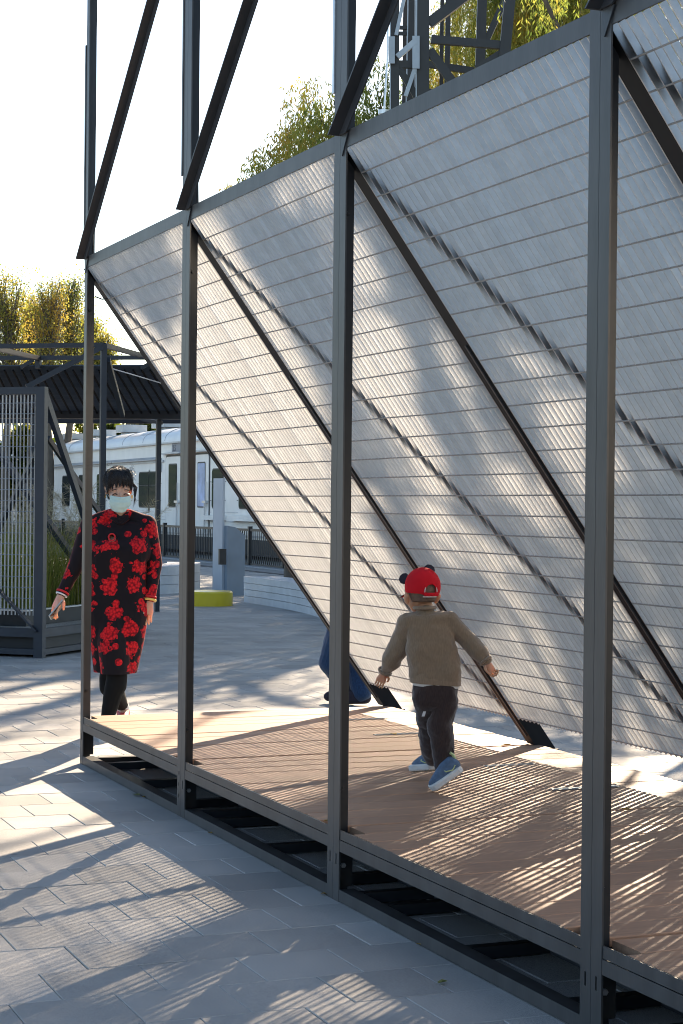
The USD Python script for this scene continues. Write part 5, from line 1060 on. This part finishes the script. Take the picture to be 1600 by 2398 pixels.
hcrop = mf.Manifold.batch_hull([ball(bh(0, .020, -.0135), (.0695, .0695, .0705), 28), ball(bh(0, -.014, -.020), .056, 24)]).trim_by_plane((0, 0, 1), float(bh(0, -.038, 0)[2])) - mf.Manifold.batch_hull([ball(bh(0, -.03, .085), (.1, .1, .05), 20), ball(bh(0, .03, .09), (.09, .09, .05), 20)])
put(hcrop.trim_by_plane(tuple(map(float, -gf)), float(-gf @ bh(0, 0, .006))), "hair", "hair_crop", boy, 60)

# ------------------------------------------------ the person in jeans behind the grating
gp = A([-2.32, 3.02, 0]); ZJ = depth(gp)
def j_(px, py, dz=0.0): return at(px, py, ZJ + dz)
man = thing("person", "person in blue jeans half hidden behind a post and the sloping grating", "person", gp)
hp = j_(812, 1190 + 0, 0); hz = 1.62
hd_ = j_(815, 1190 - 40)
fo = -cR; 
hips = j_(812, 1436)
kA, aA = j_(772, 1552, -.05), j_(815, 1668, .10); kB_, aB = j_(838, 1562, .05), A([*j_(846, 1700, .0)[:2], .10])
aA[2] = max(aA[2], .11)
top_ = j_(812, 1215)
B = [capsule((hd_ + U_ * .04, .085), (hd_ - U_ * .04 + fo * .03, .06)), capsule((hd_ + fo * .085 - U_ * .005, .012), (hd_ + fo * .07 + U_ * .02, .01)), capsule((hd_ - U_ * .1, .05), (top_, .055)), capsule((top_ - cF * .17, .06), (top_ + cF * .17, .06), (hips - cF * .08, .11), (hips + cF * .08, .11)), capsule((hips - cF * .08, .10), (kA, .065)), capsule((kA, .062), (aA, .04)), capsule((hips + cF * .08, .10), (kB_, .065)), capsule((kB_, .062), (aB, .04))]
for sgn, bend in ((-1, -.12), (1, .14)):
    sh0 = top_ + cF * .19 * sgn - U_ * .03; eb = sh0 - U_ * .28 + cR * abs(bend) * .6; wb = eb - U_ * .21 - fo * .03; B += [capsule((sh0, .055), (eb, .045)), capsule((eb, .042), (wb, .03))]
    B += hand_parts(wb, wb - eb, cF * sgn, fo + U_ * .5, .17, .5)
for a_ in (aA, aB): B.append(capsule((a_, .04), (a_ - U_ * .06 + fo * .12, .03)))
put(blend(B, .014, 8), "body", "skin_boy", man)
JN = [capsule((hips - cF * .09, .125), (hips + cF * .09, .125)), capsule((hips - cF * .085, .122), (hips * .5 + kA * .5 - cF * .02, .105), (kA, .085)), capsule((kA, .085), (aA, .060)), capsule((hips + cF * .085, .122), (hips * .5 + kB_ * .5, .105), (kB_, .088)), capsule((kB_, .088), (aB + U_ * .0, .078))]
put(fold(blend(JN, .014, 10), .006, 14, 40, axis=0), "jeans", "denim", man)
JK = [capsule((top_ - cF * .18, .075), (top_ + cF * .18, .075), (hips - cF * .08 + U_ * .06, .14), (hips + cF * .08 + U_ * .06, .14))]
for sgn, bend in ((-1, -.12), (1, .14)):
    sh0 = top_ + cF * .19 * sgn - U_ * .03; eb = sh0 - U_ * .28 + cR * abs(bend) * .6; wb = eb - U_ * .21 - fo * .03; JK += [capsule((sh0, .075), (eb, .062)), capsule((eb, .060), (wb - (wb - eb) * .05, .045))]
put(fold(blend(JK, .015, 10), .006, 12, 41, axis=0), "jacket", "jacket_dark", man)
put(mf.Manifold.batch_hull([ball(hd_ + U_ * .06 - fo * .015, .093), ball(hd_ - fo * .03, .085)]) - ball(hd_ + fo * .11 - U_ * .03, .09), "hair", "hair_black", man)
for a_ in (aA, aB):
    put(blend([mf.Manifold.batch_hull([ball(a_ - U_ * .045 - fo * .03, .045), ball(a_ - U_ * .055 + fo * .15, .036), ball(a_ - U_ * .0, .05)])], .014, 5), "shoe", "cap_dark", man)

# ---------------------------------------------------------------- fallen leaves
plain("dead_leaf", (0.42, 0.27, 0.06), 0.7, 0.35, 40); plain("dead_leaf_green", (0.30, 0.30, 0.10), 0.7, 0.3, 40)
def fallen(px, py, z, size, rot, m_, label):
    p = on_z(px, py, z); d = A([math.cos(rot), math.sin(rot), 0]); s_ = A([-d[1], d[0], 0]); t = []
    q = [(-.5, 0, .003), (-.2, .24, .006), (.2, .2, .010), (.55, 0, .004), (.2, -.2, .005), (-.2, -.24, .009)]
    v = [p + (d * a + s_ * b) * size + A([0, 0, c + .003]) for a, b, c in q]; v.append(p + A([0, 0, .006]))
    f = [[6, i, (i + 1) % 6] for i in range(6)]; f = f + [[a, c, b] for a, b, c in f]
    MB().add(v, f).build("fallen_leaf", m_, None, label, "leaf", "fallen leaves")
for px, py, z, size, rot, m_, lb in ((318, 1864, 0, .07, .3, "dead_leaf_green", "pale green fallen leaf on paving by the ground rail, farthest bay"), (764, 2097, 0, .05, 1.2, "dead_leaf", "yellow fallen leaf at the foot of the third post"), (1036, 2305, 0, .045, 2.0, "dead_leaf_green", "greenish fallen leaf alone on the near paving"), (983, 2216, 0, .03, .5, "dead_leaf", "tiny brown leaf beside the ground rail of the nearest bay"),
                            (922, 1722, HD, .055, .2, "dead_leaf", "yellow leaf lying on a floor light behind the boy's knees"), (1186, 1748, HD, .06, 1.4, "dead_leaf", "yellow leaf on the deck at the second sloping bar's foot"), (766, 1926, HD, .03, 1.0, "dead_leaf", "orange leaf against the third post on the deck edge"), (492, 1954, 0, .03, .4, "dead_leaf", "small brown leaf beside the rail of the middle bay"),
                            (1462, 1899, HD, .05, .9, "dead_leaf", "yellow leaf on the striped deck right of the fourth post"), (340, 1869, 0, .04, 1.9, "dead_leaf", "dry brown leaf against the farthest ground rail")):
    fallen(px, py, z, size, rot, m_, lb)
